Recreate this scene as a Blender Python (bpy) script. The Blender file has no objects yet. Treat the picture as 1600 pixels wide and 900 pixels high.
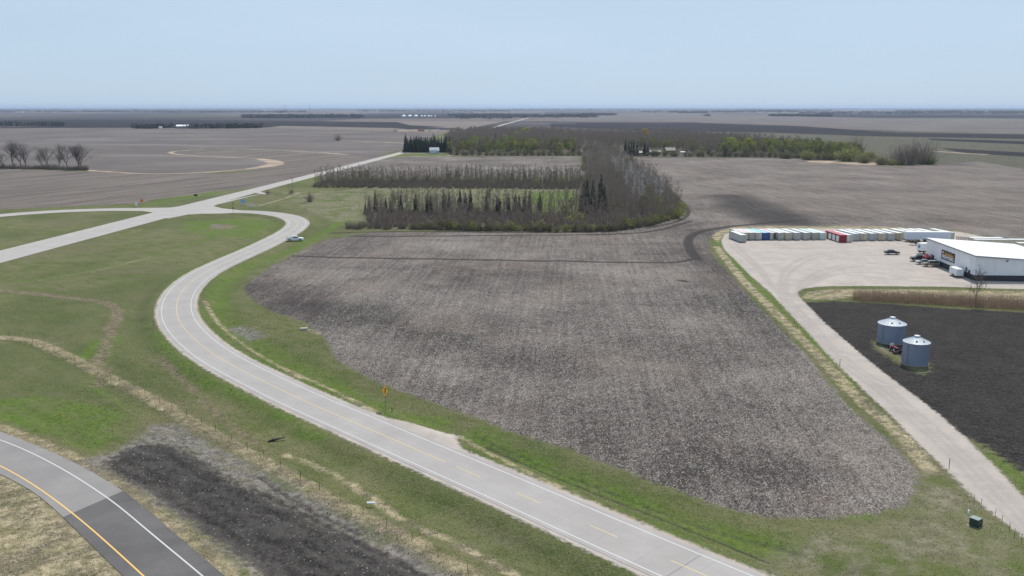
import bpy, bmesh, math, random
import numpy as np
from mathutils import Vector, Matrix
random.seed(7)
rng = np.random.default_rng(11)
C = bpy.context.scene.collection
PI = math.pi
# ------------------------------------------------------------------ camera
H = 48.0
FPX = 1370.0
PITCH = math.atan((450 - 167.3) / FPX)
SP, CP = math.sin(PITCH), math.cos(PITCH)
cd = bpy.data.cameras.new('camera'); cam = bpy.data.objects.new('camera', cd); C.objects.link(cam)
cam.location = (0, 0, H); cam.rotation_euler = (PI/2 - PITCH, 0, 0)
cd.sensor_width = 36; cd.lens = FPX/1600*36; cd.clip_start = 0.5; cd.clip_end = 120000
bpy.context.scene.camera = cam
# ------------------------------------------------------------------ light
SUN_EL, SUN_AZ = math.radians(57), math.radians(24)       # azimuth measured from +Y towards +X
sc = bpy.context.scene
w = bpy.data.worlds.new('World'); sc.world = w; w.use_nodes = True
wn = w.node_tree; wn.nodes.clear()
sky = wn.nodes.new('ShaderNodeTexSky'); sky.sky_type = 'NISHITA'; sky.sun_disc = False
sky.sun_elevation = SUN_EL; sky.sun_rotation = SUN_AZ
sky.air_density = 1.2; sky.dust_density = 0.6; sky.ozone_density = 2.2; sky.altitude = 300
bg = wn.nodes.new('ShaderNodeBackground'); bg.inputs[1].default_value = 0.096
wo = wn.nodes.new('ShaderNodeOutputWorld')
# thin high cloud veil, a property of the sky itself
tc = wn.nodes.new('ShaderNodeTexCoord'); mp = wn.nodes.new('ShaderNodeMapping'); mp.inputs['Scale'].default_value = (1.0, 1.0, 7)
nz = wn.nodes.new('ShaderNodeTexNoise'); nz.inputs['Scale'].default_value = 1.6; nz.inputs['Detail'].default_value = 5; nz.inputs['Roughness'].default_value = .5
mr = wn.nodes.new('ShaderNodeMapRange'); mr.inputs[1].default_value = .3; mr.inputs[2].default_value = .75; mr.inputs[3].default_value = .80; mr.inputs[4].default_value = .98
mx = wn.nodes.new('ShaderNodeMix'); mx.data_type = 'RGBA'; mx.inputs[7].default_value = (5.35, 6.95, 8.75, 1)
wn.links.new(tc.outputs['Generated'], mp.inputs[0]); wn.links.new(mp.outputs[0], nz.inputs['Vector']); wn.links.new(nz.outputs[0], mr.inputs[0])
wn.links.new(mr.outputs[0], mx.inputs[0]); wn.links.new(sky.outputs[0], mx.inputs[6]); mr2 = wn.nodes.new('ShaderNodeMapRange'); mr2.inputs[1].default_value = .48; mr2.inputs[2].default_value = .72; mr2.inputs[4].default_value = .35; wn.links.new(nz.outputs[0], mr2.inputs[0]); mx2 = wn.nodes.new('ShaderNodeMix'); mx2.data_type = 'RGBA'; mx2.inputs[7].default_value = (6.6, 7.9, 9.2, 1); wn.links.new(mr2.outputs[0], mx2.inputs[0]); wn.links.new(mx.outputs[2], mx2.inputs[6]); wn.links.new(mx2.outputs[2], bg.inputs[0]); wn.links.new(bg.outputs[0], wo.inputs[0])
sd = bpy.data.lights.new('sun', 'SUN'); sd.energy = 4.2; sd.angle = math.radians(.53); sd.color = (1, .94, .85)
so = bpy.data.objects.new('sun', sd); C.objects.link(so)
sdir = Vector((math.sin(SUN_AZ)*math.cos(SUN_EL), math.cos(SUN_AZ)*math.cos(SUN_EL), math.sin(SUN_EL)))
so.rotation_euler = sdir.to_track_quat('Z', 'Y').to_euler(); so.location = (0, 0, 200)
vs = sc.view_settings; vs.view_transform = 'Standard'; vs.look = 'None'; vs.exposure = 0.0; vs.gamma = 1; vs.use_curve_mapping = False
sc.cycles.use_denoising = True; sc.cycles.denoising_prefilter = 'ACCURATE'; sc.cycles.adaptive_threshold = .004; sc.cycles.sample_clamp_indirect = 4; sc.cycles.volume_bounces = 0; sc.cycles.max_bounces = 5; sc.cycles.transparent_max_bounces = 8

# ------------------------------------------------------------------ helpers
def P(px, py, z=0.0):
    dx, dv = px - 800, py - 450
    r = (dx, FPX*CP - dv*SP, -FPX*SP - dv*CP)
    t = (z - H) / r[2]
    return Vector((r[0]*t, r[1]*t, z))
def PX(pts, z=0.0): return [tuple(P(a, b, z).xy) for a, b in pts]

def tag(o, label=None, cat=None, group=None, kind=None):
    if label: o['label'] = label
    if cat: o['category'] = cat
    if group: o['group'] = group
    if kind: o['kind'] = kind
    return o
def link(o, parent=None):
    C.objects.link(o)
    if parent is not None: o.parent = parent
    return o
def empty(name, loc=(0,0,0), rz=0.0):
    o = bpy.data.objects.new(name, None); C.objects.link(o); o.location = loc; o.rotation_euler = (0,0,rz); o.empty_display_size = .3
    return o
def copy_tree(o, parent=None):
    c = o.copy(); C.objects.link(c)
    if parent is not None: c.parent = parent
    for ch in list(o.children): copy_tree(ch, c)
    return c

class MB:
    def __init__(s): s.v = []; s.f = []; s.m = []
    def add(s, vs, fs, mi=0):
        n = len(s.v); s.v += [tuple(x) for x in vs]
        for f in fs: s.f.append(tuple(i + n for i in f)); s.m.append(mi)
        return s
    def box(s, x0, x1, y0, y1, z0, z1, mi=0, M=None):
        vs = [(x0,y0,z0),(x1,y0,z0),(x1,y1,z0),(x0,y1,z0),(x0,y0,z1),(x1,y0,z1),(x1,y1,z1),(x0,y1,z1)]
        if M is not None: vs = [M @ Vector(v) for v in vs]
        return s.add(vs, [(0,3,2,1),(4,5,6,7),(0,1,5,4),(1,2,6,5),(2,3,7,6),(3,0,4,7)], mi)
    def prism(s, prof, y0, y1, mi=0, inset=0.0, zin=1e9):      # profile in x,z extruded along y; points above zin are pulled in
        n = len(prof)
        a = [(x, y0 + (inset if z > zin else 0), z) for x, z in prof]; b = [(x, y1 - (inset if z > zin else 0), z) for x, z in prof]
        return s.add(a + b, [tuple(range(n)), tuple(range(2*n-1, n-1, -1))] + [(i, i+n, (i+1)%n+n, (i+1)%n) for i in range(n)], mi)
    def cyl(s, c, r, h, axis='z', n=16, r2=None, mi=0, caps=True):
        r2 = r if r2 is None else r2; vs = []
        for k, (rr, t) in enumerate(((r, 0), (r2, h))):
            for i in range(n):
                a = 2*PI*i/n; u, v = rr*math.cos(a), rr*math.sin(a)
                vs.append({'z': (c[0]+u, c[1]+v, c[2]+t), 'y': (c[0]+u, c[1]+t, c[2]+v), 'x': (c[0]+t, c[1]+u, c[2]+v)}[axis])
        fs = [(i, (i+1)%n, (i+1)%n+n, i+n) for i in range(n)]
        if caps: fs += [tuple(range(n-1, -1, -1)), tuple(range(n, 2*n))]
        return s.add(vs, fs, mi)
    def tube(s, a, b, r, r2=None, n=5, mi=0):
        a, b = Vector(a), Vector(b); d = (b-a); q = d.to_track_quat('Z', 'Y').to_matrix(); r2 = r if r2 is None else r2
        vs = [a + q @ Vector((r*math.cos(2*PI*i/n), r*math.sin(2*PI*i/n), 0)) for i in range(n)] + [b + q @ Vector((r2*math.cos(2*PI*i/n), r2*math.sin(2*PI*i/n), 0)) for i in range(n)]
        return s.add(vs, [(i, (i+1)%n, (i+1)%n+n, i+n) for i in range(n)] + [tuple(range(n-1,-1,-1)), tuple(range(n, 2*n))], mi)
    def build(s, name, mats, parent=None, smooth=False, fix=True, bevel=0):
        me = bpy.data.meshes.new(name); me.from_pydata(s.v, [], s.f)
        for m in (mats if isinstance(mats, (list, tuple)) else [mats]): me.materials.append(m)
        if any(s.m): me.polygons.foreach_set('material_index', s.m)
        if fix:
            bm = bmesh.new(); bm.from_mesh(me); bmesh.ops.recalc_face_normals(bm, faces=bm.faces)
            if bevel: bmesh.ops.bevel(bm, geom=[e for e in bm.edges if e.is_manifold and e.calc_face_angle() > .6], offset=bevel, segments=2, affect='EDGES', clamp_overlap=True)
            bm.to_mesh(me); bm.free()
        if smooth: me.polygons.foreach_set('use_smooth', [True]*len(me.polygons))
        return link(bpy.data.objects.new(name, me), parent)

def quad_mesh(name, V, Q, mat, smooth=False):
    me = bpy.data.meshes.new(name)
    V = np.ascontiguousarray(V, dtype=np.float32); Q = np.ascontiguousarray(Q, dtype=np.int32)
    me.vertices.add(len(V)); me.vertices.foreach_set('co', V.ravel())
    me.loops.add(Q.size); me.loops.foreach_set('vertex_index', Q.ravel())
    me.polygons.add(len(Q)); me.polygons.foreach_set('loop_start', np.arange(0, Q.size, 4, dtype=np.int32)); me.polygons.foreach_set('loop_total', np.full(len(Q), 4, dtype=np.int32))
    if smooth: me.polygons.foreach_set('use_smooth', np.ones(len(Q), dtype=bool))
    me.update(calc_edges=True)
    for m in (mat if isinstance(mat, (list, tuple)) else [mat]): me.materials.append(m)
    return me

# ------------------------------------------------------------------ node helpers
class NT:
    def __init__(s, name, rough=.85, spec=.25, metal=0.0):
        s.mat = bpy.data.materials.new(name); s.mat.use_nodes = True; s.t = s.mat.node_tree; s.b = s.t.nodes['Principled BSDF']
        s.b.inputs['Roughness'].default_value = rough; s.b.inputs['Specular IOR Level'].default_value = spec; s.b.inputs['Metallic'].default_value = metal
        s._p = None
    def n(s, t): return s.t.nodes.new(t)
    def put(s, v, sock):
        if isinstance(v, bpy.types.NodeSocket): s.t.links.new(v, sock)
        elif isinstance(v, (tuple, list)) and len(v) == 3 and sock.type == 'RGBA': sock.default_value = (*v, 1)
        else: sock.default_value = v
    def pos(s):
        if s._p is None: s._p = s.n('ShaderNodeNewGeometry').outputs['Position']
        return s._p
    def objco(s): return s.n('ShaderNodeTexCoord').outputs['Object']
    def mapping(s, v, scale=(1,1,1), rz=0.0, loc=(0,0,0)):
        if rz:                                # turn first, then stretch: rz is a compass heading the second axis follows
            r = s.n('ShaderNodeMapping'); s.put(v, r.inputs[0]); r.inputs['Rotation'].default_value = (0,0,rz); v = r.outputs[0]
        m = s.n('ShaderNodeMapping'); s.put(v, m.inputs[0]); m.inputs['Scale'].default_value = scale; m.inputs['Location'].default_value = loc
        return m.outputs[0]
    def noise(s, v, scale=1.0, detail=3.0, rough=.55, dist=0.0):
        m = s.n('ShaderNodeTexNoise'); s.put(v, m.inputs['Vector']); m.inputs['Scale'].default_value = scale; m.inputs['Detail'].default_value = detail; m.inputs['Roughness'].default_value = rough; m.inputs['Distortion'].default_value = dist
        return m.outputs[0]
    def voro(s, v, scale=1.0, out='Distance', rnd=1.0):
        m = s.n('ShaderNodeTexVoronoi'); s.put(v, m.inputs['Vector']); m.inputs['Scale'].default_value = scale; m.inputs['Randomness'].default_value = rnd
        return m.outputs[out]
    def m(s, op, a, b=0.0, c=None):
        x = s.n('ShaderNodeMath'); x.operation = op; s.put(a, x.inputs[0]); s.put(b, x.inputs[1])
        if c is not None: s.put(c, x.inputs[2])
        return x.outputs[0]
    def rng(s, v, a, b, c=0.0, d=1.0, smooth=False):
        x = s.n('ShaderNodeMapRange'); s.put(v, x.inputs[0]); x.inputs[1].default_value = a; x.inputs[2].default_value = b; x.inputs[3].default_value = c; x.inputs[4].default_value = d
        if smooth: x.interpolation_type = 'SMOOTHSTEP'
        return x.outputs[0]
    def mix(s, f, a, b, mode='MIX'):
        x = s.n('ShaderNodeMix'); x.data_type = 'RGBA'; x.blend_type = mode; x.clamp_factor = True
        s.put(f, x.inputs[0]); s.put(a, x.inputs[6]); s.put(b, x.inputs[7]); return x.outputs[2]
    def attr(s, name):
        x = s.n('ShaderNodeAttribute'); x.attribute_name = name; return x.outputs['Fac']
    def col(s, v): s.put(v, s.b.inputs['Base Color']); return s
    def rough(s, v): s.put(v, s.b.inputs['Roughness']); return s
    def bump(s, hgt, strength=.5, dist=.1):
        x = s.n('ShaderNodeBump'); x.inputs['Strength'].default_value = strength; x.inputs['Distance'].default_value = dist; s.put(hgt, x.inputs['Height']); s.put(x.outputs[0], s.b.inputs['Normal']); return s
    def vmul(s, c, f):            # colour times scalar
        x = s.n('ShaderNodeVectorMath'); x.operation = 'SCALE'; s.put(c, x.inputs[0]); s.put(f, x.inputs['Scale']); return x.outputs[0]

def paint(name, col, rough=.5, dirt=.12, metal=0.0, spec=.4, scale=1.5):
    t = NT(name, rough, spec, metal); p = t.objco()
    n = t.noise(p, scale, 5, .65)
    t.col(t.mix(t.rng(n, .35, .75, 0, 1), col, tuple(c*(1-dirt*2.2) for c in col))); t.rough(t.rng(n, .3, .7, rough*.85, min(1, rough*1.2)))
    return t.mat

# ------------------------------------------------------------------ plan geometry (traced ground plan, metres)
def smooth(pts, step=2.0, closed=False):
    pts = [Vector(p) for p in pts]; out = []; n = len(pts)
    for i in range(n if closed else n-1):
        if closed: p0, p1, p2, p3 = pts[i-1], pts[i], pts[(i+1)%n], pts[(i+2)%n]
        else: p0, p1, p2, p3 = pts[max(i-1,0)], pts[i], pts[i+1], pts[min(i+2,n-1)]
        k = max(2, int((p2-p1).length/step)); k = min(k, 60)
        d1 = (p1-p0).length**.5 or 1e-3; d2 = (p2-p1).length**.5 or 1e-3; d3 = (p3-p2).length**.5 or 1e-3
        m1 = ((p1-p0)/d1 - (p2-p0)/(d1+d2) + (p2-p1)/d2)*d2 if p0 != p1 else (p2-p1)
        m2 = ((p2-p1)/d2 - (p3-p1)/(d2+d3) + (p3-p2)/d3)*d2 if p3 != p2 else (p2-p1)
        for j in range(k):
            t = j/k; out.append(p1*(2*t**3-3*t**2+1) + m1*(t**3-2*t**2+t) + p2*(-2*t**3+3*t**2) + m2*(t**3-t**2))
    if not closed: out.append(pts[-1])
    return [tuple(p) for p in out]
def relax(pts, it=30):
    a = np.array(pts)
    for _ in range(it): a[1:-1] = a[1:-1]*.5 + (a[:-2] + a[2:])*.25
    return [tuple(p) for p in a]
def extend(pts, d0=0, d1=0):
    pts = list(pts)
    if d0: a, b = Vector(pts[0]), Vector(pts[1]); pts.insert(0, tuple(a + (a-b).normalized()*d0))
    if d1: a, b = Vector(pts[-1]), Vector(pts[-2]); pts.append(tuple(a + (a-b).normalized()*d1))
    return pts

R1 = PX([(1103,900),(1060,881.7),(961.7,838),(928,824),(840,785),(815,773),(733,738),(690,720),(600,681),(533,651),(466.7,624),(421.7,600),(400,590.5),(375,578),(350,565),(325,549),(300,527.5),(284,510),(276,495),(274.5,480),(277.5,466),(285,453.7),(300,438.7),(325,422.5),(362.5,405),(400,388.7),(422,378),(442,368),(458,358.5),(466.5,349),(463,343),(452,338.5),(436,335),(418,332.7),(398,331),(365,330),(335,330.5),(300,333)])
R1 = relax(smooth(extend(R1, 60), 2.0), 25)
R2C = [tuple(P(0,401).xy), tuple(P(840,180).xy)]
_d = (Vector(R2C[1]) - Vector(R2C[0])).normalized(); R2DIR = _d
_j = Vector(P(262,333).xy)
R2 = [tuple(Vector(R2C[0]) - _d*170), tuple(Vector(R2C[0])), tuple(_j), tuple(Vector(P(400,297).xy)), tuple(Vector(P(625,239.5).xy)), tuple(Vector(P(840,180).xy)), tuple(Vector(P(840,180).xy) + _d*1500)]
R3 = relax(smooth(PX([(-420,395),(-250,366),(-120,349),(0,336.7),(75,331),(150,328),(200,327),(262,328),(300,322)]), 3), 10)
R4W = smooth(extend(PX([(0,687.7),(43,703.5),(72,719.4),(115.5,742.5),(144.4,762.7),(170.4,778.6),(202,804.6),(245.5,842),(288.8,876.8),(316,900)]), 45, 45), 1.5)
R4Y = smooth(extend(PX([(0,728),(28.9,742.5),(57.8,760.5),(86.6,781.5),(115.5,803.5),(144.4,827.7),(173.3,853.7),(202,879.7),(223.8,900)]), 45, 45), 1.5)
R4R = smooth(extend(PX([(0,674.7),(57.8,696.3),(115.5,722),(156,745),(193.5,767),(236.8,801.7),(277,837),(317.7,871),(351,900)]), 45, 45), 1.5)
R4L = smooth(extend(PX([(0,741),(43.3,761.5),(72,783),(98,807.5),(130,839),(173.3,881.7),(192,900)]), 45, 45), 1.5)
R4W, R4Y, R4R, R4L = [relax(a, 14) for a in (R4W, R4Y, R4R, R4L)]

def poly(px): return PX(px)
STUB_A = poly([(380,452),(386,440),(400,432),(425,415),(460,398),(482,385),(507,375),(560,366),(600,361),(720,361),(860,363),(960,361),(1020,350),(1060,338),(1070,326),(1050,300),(1020,277),(987,246),(1240,247.5),(1310,254),(1400,260),(1470,256),(1530,252),(1600,264),(2100,300),(2300,460),(1900,420),(1600,384),(1500,360),(1400,354),(1200,352),(1140,355),(1118,363),(1108,376),(1110,392),(1125,412),(1150,437),(1175,467),(1200,492),(1232,525),(1262,555),(1285,585),(1313,620),(1343,650),(1383,683),(1413,710),(1430,733),(1433,757),(1417,790),(1360,801),(1293,808),(1200,807),(1150,797),(1100,780),(1017,750),(960,727),(920,714),(900,702),(860,692),(820,680),(786,670),(760,656),(700,637),(640,615),(600,600),(562,582),(525,560),(505,524),(475,502),(430,487),(400,472)])
STUB_B = poly([(590,249),(640,244),(900,244),(912,262),(915,272),(880,276),(500,276),(520,268)])   # between the belts
LEFT1 = poly([(-900,262),(0,263),(140,268),(250,273.5),(380,269),(442,259),(436,250),(400,244.5),(330,243),(303,239.5),(305,234.5),(350,233.5),(420,236),(500,240),(560,244),(590,247),(560,254),(500,269),(440,285),(400,293),(330,299),(290,305),(240,311),(222,317),(150,320),(0,327),(-900,352)])
LEFT2 = poly([(-1500,203),(0,201.5),(420,199.5),(640,205.5),(690,207),(640,232),(600,240),(560,241),(500,237),(430,233.5),(350,231),(295,232),(262,237),(285,245),(330,247),(400,248),(425,251),(436,254),(380,262),(320,266),(250,269),(140,264),(-900,258)])
DARK_R = poly([(1250,472),(1275,471),(1300,470),(1400,475),(1500,482),(1600,487),(2100,520),(2100,900),(1600,737),(1570,716),(1530,690),(1500,677),(1450,640),(1400,603),(1350,563),(1310,532),(1270,497)])
DARK_C = poly([(162,727),(179,706),(219,693),(262,692),(306,712),(346,738),(400,768),(470,800),(550,838),(620,872),(680,905),(760,950),(560,980),(440,925),(400,885),(375,868),(332,839),(289,810),(260,790),(231,767),(202,755),(172,740)])
DIRT_C = poly([(120,722),(180,700),(215,685),(235,662),(270,656),(300,672),(350,700),(400,727),(477,765),(550,806),(607,833),(653,860),(710,893),(790,940),(560,990),(430,920),(330,842),(250,790),(190,752),(140,735)])
GRAVEL = poly([(1127,375),(1129,383),(1133,391),(1150,407),(1172,430),(1200,453),(1232,487),(1260,517),(1287,547),(1312,573),(1342,601),(1387,643),(1433,690),(1483,737),(1533,788),(1577,822),(1600,840),(1800,1010),(1900,1010),(1780,915),(1600,775),(1550,722),(1510,683),(1467,645),(1403,598),(1362,566),(1325,535),(1282,497),(1260,474),(1249,463),(1246,456),(1254,451),(1272,448),(1300,446),(1450,447),(1600,451),(2100,465),(2100,420),(1600,383),(1500,362),(1400,357),(1200,356),(1150,359),(1132,366)])
APRON = poly([(600,652),(640,659),(690,668),(716,671),(712,684),(722,700),(760,722),(820,752),(640,700)])
TAN_L = poly([(-300,700),(-100,712),(0,741),(43,761),(72,783),(98,807),(130,839),(173,881),(192,900),(230,960),(-400,1000)])
TAN_BERM = poly([(1252,466),(1262,456),(1290,452),(1330,451),(1450,452),(1600,455),(2100,470),(2100,500),(1600,470),(1450,464),(1340,462),(1300,468)])
TAN_B2 = poly([(1090,352),(1130,350),(1200,350.5),(1400,354),(1500,361),(1600,382),(1600,386),(1500,366),(1400,358),(1200,356),(1150,358),(1131,366),(1122,378),(1114,372)])
BINPAD = poly([(1362,531),(1372,535),(1400,552),(1432,568),(1452,566),(1454,580),(1438,584),(1400,565),(1370,546)])
SAND_F = poly([(1262,250.5),(1300,251),(1350,253),(1400,256),(1400,259),(1340,257),(1262,253)])
PLANT_GAP = poly([(560,292),(905,293),(905,312),(880,325),(560,320),(520,300)])
SCRUB_SE = poly([(1440,705),(1500,762),(1600,852),(1700,960),(1150,960),(1180,880),(1260,830),(1420,805),(1442,770)])
SCRUB_V = poly([(440,300),(600,296),(600,350),(520,345),(470,322)])
WFL = poly([(700,242.8),(905,243.2),(912,232),(912,215),(860,211),(760,209),(705,213),(690,236)])
WFR = poly([(985,244),(1240,246),(1310,253),(1460,257),(1462,240),(1300,232),(1140,218),(985,212),(912,216),(905,243),(905,362),(960,361),(1055,341),(1066,328),(1010,270)])
BELTF_FLOOR = poly([(585,357),(760,361),(905,362),(905,336),(600,330),(568,334)])
YARDH = poly([(625,240),(700,240),(705,243),(640,244),(600,246)])

WARM = poly([(985,244),(1240,245),(1310,252),(1400,258),(1600,258),(2100,290),(2300,380),(1600,350),(1300,338),(1180,330),(1110,300),(1050,285)])
TAN_LINES = [(PX([(0,524),(50,529),(90,546),(150,577),(200,601),(250,626),(300,656),(360,690),(400,711),(450,738),(520,778),(600,818),(680,862),(740,897),(800,932)]), 2.4),
    (PX([(443,703),(500,722),(560,755),(633,807),(717,842),(800,890),(880,935)]), 1.0),
    (PX([(-100,648),(0,671),(60,694),(115,720),(160,745),(200,768),(240,800),(285,838),(325,872),(360,905),(420,960)]), 3.0),
    (PX([(250,738),(300,780),(350,825),(400,880),(430,920)]), 2.0),
    (PX([(140,266),(200,270),(250,271.5),(320,269),(380,264.5),(432,258.5),(439,254.5),(426,250),(400,247.3),(350,245.5),(320,244.5),(290,242),(270,239.8),(268,237),(290,234.8),(310,233),(350,232),(430,234.5),(500,238),(545,242)]), 5.5),
    (PX([(530,219.5),(580,221),(640,224),(700,226)]), 8.0),
    (PX([(1120,385),(1140,412),(1170,447),(1200,475),(1240,516),(1290,566),(1330,610),(1380,655),(1420,690),(1450,730)]), 2.4),
    (PX([(505,520),(490,516),(478,515)]), 2.0),
    (PX([(590,648),(560,628),(500,597),(440,570)]), 1.3),
    (PX([(320,470),(345,505),(400,548),(470,590)]), 1.0),
    (PX([(720,675),(790,720),(900,775),(1000,818),(1100,862)]), 1.2),
    (PX([(600,246),(640,244.3),(700,243),(705,242)]), 4.0),
    (PX([(1460,236),(1500,239),(1540,241)]), 9.0),
    (PX([(0,197.6),(30,197.2),(60,196.8)]), 18.0),
    (PX([(140,425),(200,410),(235,400)]), .8), (PX([(405,321),(440,311),(470,300)]), 1.5),(PX([(470,305),(500,303)]), 2.0)]
BLINE = [(PX([(-60,447),(0,444),(60,438),(130,426),(190,413),(240,401),(290,386)]), 1.1), (PX([(150,600),(165,575),(150,556)]), 2.0), (PX([(250,555),(300,600),(360,660),(420,700)]), 1.2)]
DIRT_LINES = [(PX([(0,453),(60,459),(130,467),(165,471),(180,477),(185,490),(178,503),(170,516),(168,530),(160,555)]), 2.6),
    (PX([(370,508),(385,515),(400,524)]), 3.5), (PX([(335,350),(345,354)]), 3.0),(PX([(385,318),(400,320),(395,322)]), 4.0)]
LUSH_LINES = [(PX([(560,335),(520,352),(490,372),(450,392),(400,410),(365,425),(345,445),(340,470),(352,500),(385,528),(430,553),(490,583),(560,622),(620,648),(680,655)]), 6.0),
    (PX([(310,480),(325,505),(370,545),(440,580),(520,618),(600,650),(650,665)]), 1.6),
    (PX([(745,672),(800,705),(870,735),(960,765),(1050,800),(1150,835),(1250,850)]), 4.5),
    (PX([(735,698),(800,728),(900,770),(1000,812),(1150,878),(1220,910)]), 1.6),
    (PX([(245,520),(262,545),(300,580),(360,612),(430,645),(500,680)]), 3.0),
    (PX([(395,340),(430,348),(438,356),(420,366),(380,385),(330,405),(280,432),(255,465)]), 3.0),
    (PX([(0,441),(60,436),(130,425),(190,412),(240,400),(290,385),(330,372)]), 2.2),
    (PX([(120,560),(180,520),(165,545),(150,590)]), 3.0),
    (PX([(400,294),(450,285),(500,272),(560,258),(625,242)]), 16.0),
    (PX([(235,318),(290,309),(340,300)]), 8.0),
    (PX([(1128,372),(1120,366),(1128,390),(1160,424),(1190,452),(1222,485),(1250,515),(1290,556),(1330,600)]), 2.8),
    (PX([(1550,712),(1575,735),(1600,757),(1700,830)]), 2.5), (PX([(1265,462),(1300,462),(1330,463)]), 4.0),
    (PX([(1280,805),(1350,803)]), 2.0)]
LUSH_P = [poly([(-100,628),(60,612),(150,622),(215,640),(240,655),(200,685),(150,705),(100,700),(0,665),(-100,650)]), poly([(830,300),(900,298),(908,306),(880,322),(850,330),(820,312)]),
    poly([(110,600),(160,590),(220,630),(262,652),(240,660),(180,640)]), poly([(640,240.8),(700,240.8),(706,243.2),(650,244)]), poly([(1250,250),(1320,246),(1322,251),(1262,253)]), poly([(280,345),(400,340),(435,350),(400,370),(330,372),(280,360)])]
TRACKS = [(PX([(460,399.5),(560,402),(700,404.5),(860,407),(1000,409.5),(1060,409),(1082,404)]), 2.4),
    (PX([(1260,343),(1180,349.5),(1130,355),(1092,362),(1076,373),(1079,390),(1090,405)]), 3.5),
    (PX([(985,250),(1010,270),(1040,290),(1060,310),(1076,330),(1060,345),(1010,356)]), 2.0),
    (PX([(1062,437),(1072,439)]), 2.2), (PX([(560,369),(800,367),(1000,363),(1080,345)]), 2.5),
    (PX([(520,363.5),(600,361.5),(700,361.5),(860,363),(960,361)]), 2.6),
    (PX([(760,690),(860,735),(960,775),(1080,820),(1200,870)]), .7), (PX([(740,672),(840,716),(960,762),(1100,815),(1250,858)]), .15),
    (PX([(400,765),(470,795),(560,842),(640,880),(700,915)]), 1.0), (PX([(405,740),(480,790),(560,825)]), .8),
    (PX([(255,700),(300,735),(345,760)]), .5)]
_dl = [Vector(q) for q in PX([(215,700),(300,742),(400,796),(500,850),(600,900),(680,945)])]
_dn = Vector(((_dl[-1]-_dl[0]).y, -(_dl[-1]-_dl[0]).x)).normalized()
DTR = [([tuple(q + _dn*o) for q in _dl], w_) for o, w_ in ((-4.2, .5), (-2.4, .6), (-.2, .4), (1.6, .7), (3.9, .4), (6.2, .6), (8.0, .4))]
_gc = PX([(1222,440),(1228,468),(1262,505),(1290,537),(1330,573),(1372,601),(1425,645),(1475,690),(1525,738),(1572,788),(1640,860)])
GTR = [(_gc, .7), ([tuple(Vector(q)+Vector((1.3,.9))) for q in _gc], .5), ([tuple(Vector(q)-Vector((1.4,.9))) for q in _gc], .6),
    (PX([(1228,468),(1220,440),(1232,415),(1285,396),(1400,388)]), .8), (PX([(1234,465),(1228,440),(1242,419),(1292,399),(1400,391)]), .7), (PX([(1245,462),(1262,432),(1330,412),(1425,413)]), .8), (PX([(1250,462),(1270,436),(1335,416),(1425,416)]), .7),
    (PX([(1214,456),(1190,420),(1160,392),(1150,380)]), .8), (PX([(1206,450),(1184,420),(1154,394),(1142,384)]), .7), (PX([(1240,460),(1300,428),(1440,440),(1600,445)]), .8), (PX([(1240,455),(1330,425),(1460,435)]), .7), (PX([(1180,384),(1260,388),(1360,384)]), .8)]
DAMP = [poly([(1115,305),(1160,304),(1240,330),(1262,350),(1190,350),(1150,332)]), poly([(395,445),(470,455),(600,500),(720,520),(900,560),(880,580),(700,548),(560,510),(430,478)]), poly([(1100,400),(1150,432),(1200,480),(1240,530),(1200,530),(1130,470)]), poly([(850,640),(1000,640),(1150,720),(1250,760),(1080,745),(930,690)])]
FAR_DARK = [poly([(985,192.5),(1100,192),(1250,197),(1400,207),(1600,210),(2300,214),(2300,222),(1600,217),(1350,212.5),(1200,207),(985,204)]), poly([(1450,216),(1600,220.5),(2300,228),(2300,233),(1600,225.5),(1455,219)]), poly([(860,191.5),(985,192),(985,203),(860,198)]),
    poly([(-900,187),(0,187),(300,187.3),(620,190.5),(640,195.5),(700,198.5),(640,200.5),(440,196.5),(420,199),(0,200),(-900,202)]), poly([(1200,178),(1600,179.5),(2300,180),(2300,185),(1600,184.2),(1380,184.5),(1200,181)]), poly([(400,178.5),(700,178.5),(900,178),(880,181),(700,185),(400,185)]), poly([(590,198.2),(720,200.5),(720,203),(640,202)]), poly([(1470,231),(1600,238),(2100,250),(2100,258),(1600,245),(1500,238)])]
FAR_TAN = [poly([(850,179),(1000,176.5),(1250,181),(1600,185.5),(2300,187),(2300,213),(1600,208.5),(1420,205),(1250,195),(1100,190.5),(870,190)]), poly([(-900,202),(430,199.5),(440,201.5),(-900,204)])]
FAR_GREEN = [poly([(1000,207),(1240,211),(1400,216),(1460,225),(1600,229),(1600,236),(1460,231),(1300,245),(1240,245),(1000,244)]), poly([(1540,226.5),(1620,229),(1620,234),(1540,230)]), poly([(1470,243),(1600,252),(2100,275),(2100,285),(1600,262),(1530,251)]), poly([(1150,209),(1240,211.5),(1240,214),(1150,212)])]

# ------------------------------------------------------------------ ground sheet
OY = -70.0
rad = [85.0]
while rad[-1] < 46000:
    r = rad[-1]; rad.append(r*(1.0042 if r < 900 else 1.0065 if r < 3200 else 1.02))
rad = np.array(rad); ang = np.radians(np.arange(-50, 50.01, .105))
NR, NA = len(rad), len(ang)
X = (rad[:, None]*np.sin(ang)[None]).ravel(); Y = (rad[:, None]*np.cos(ang)[None] + OY).ravel()
NV = X.size

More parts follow.
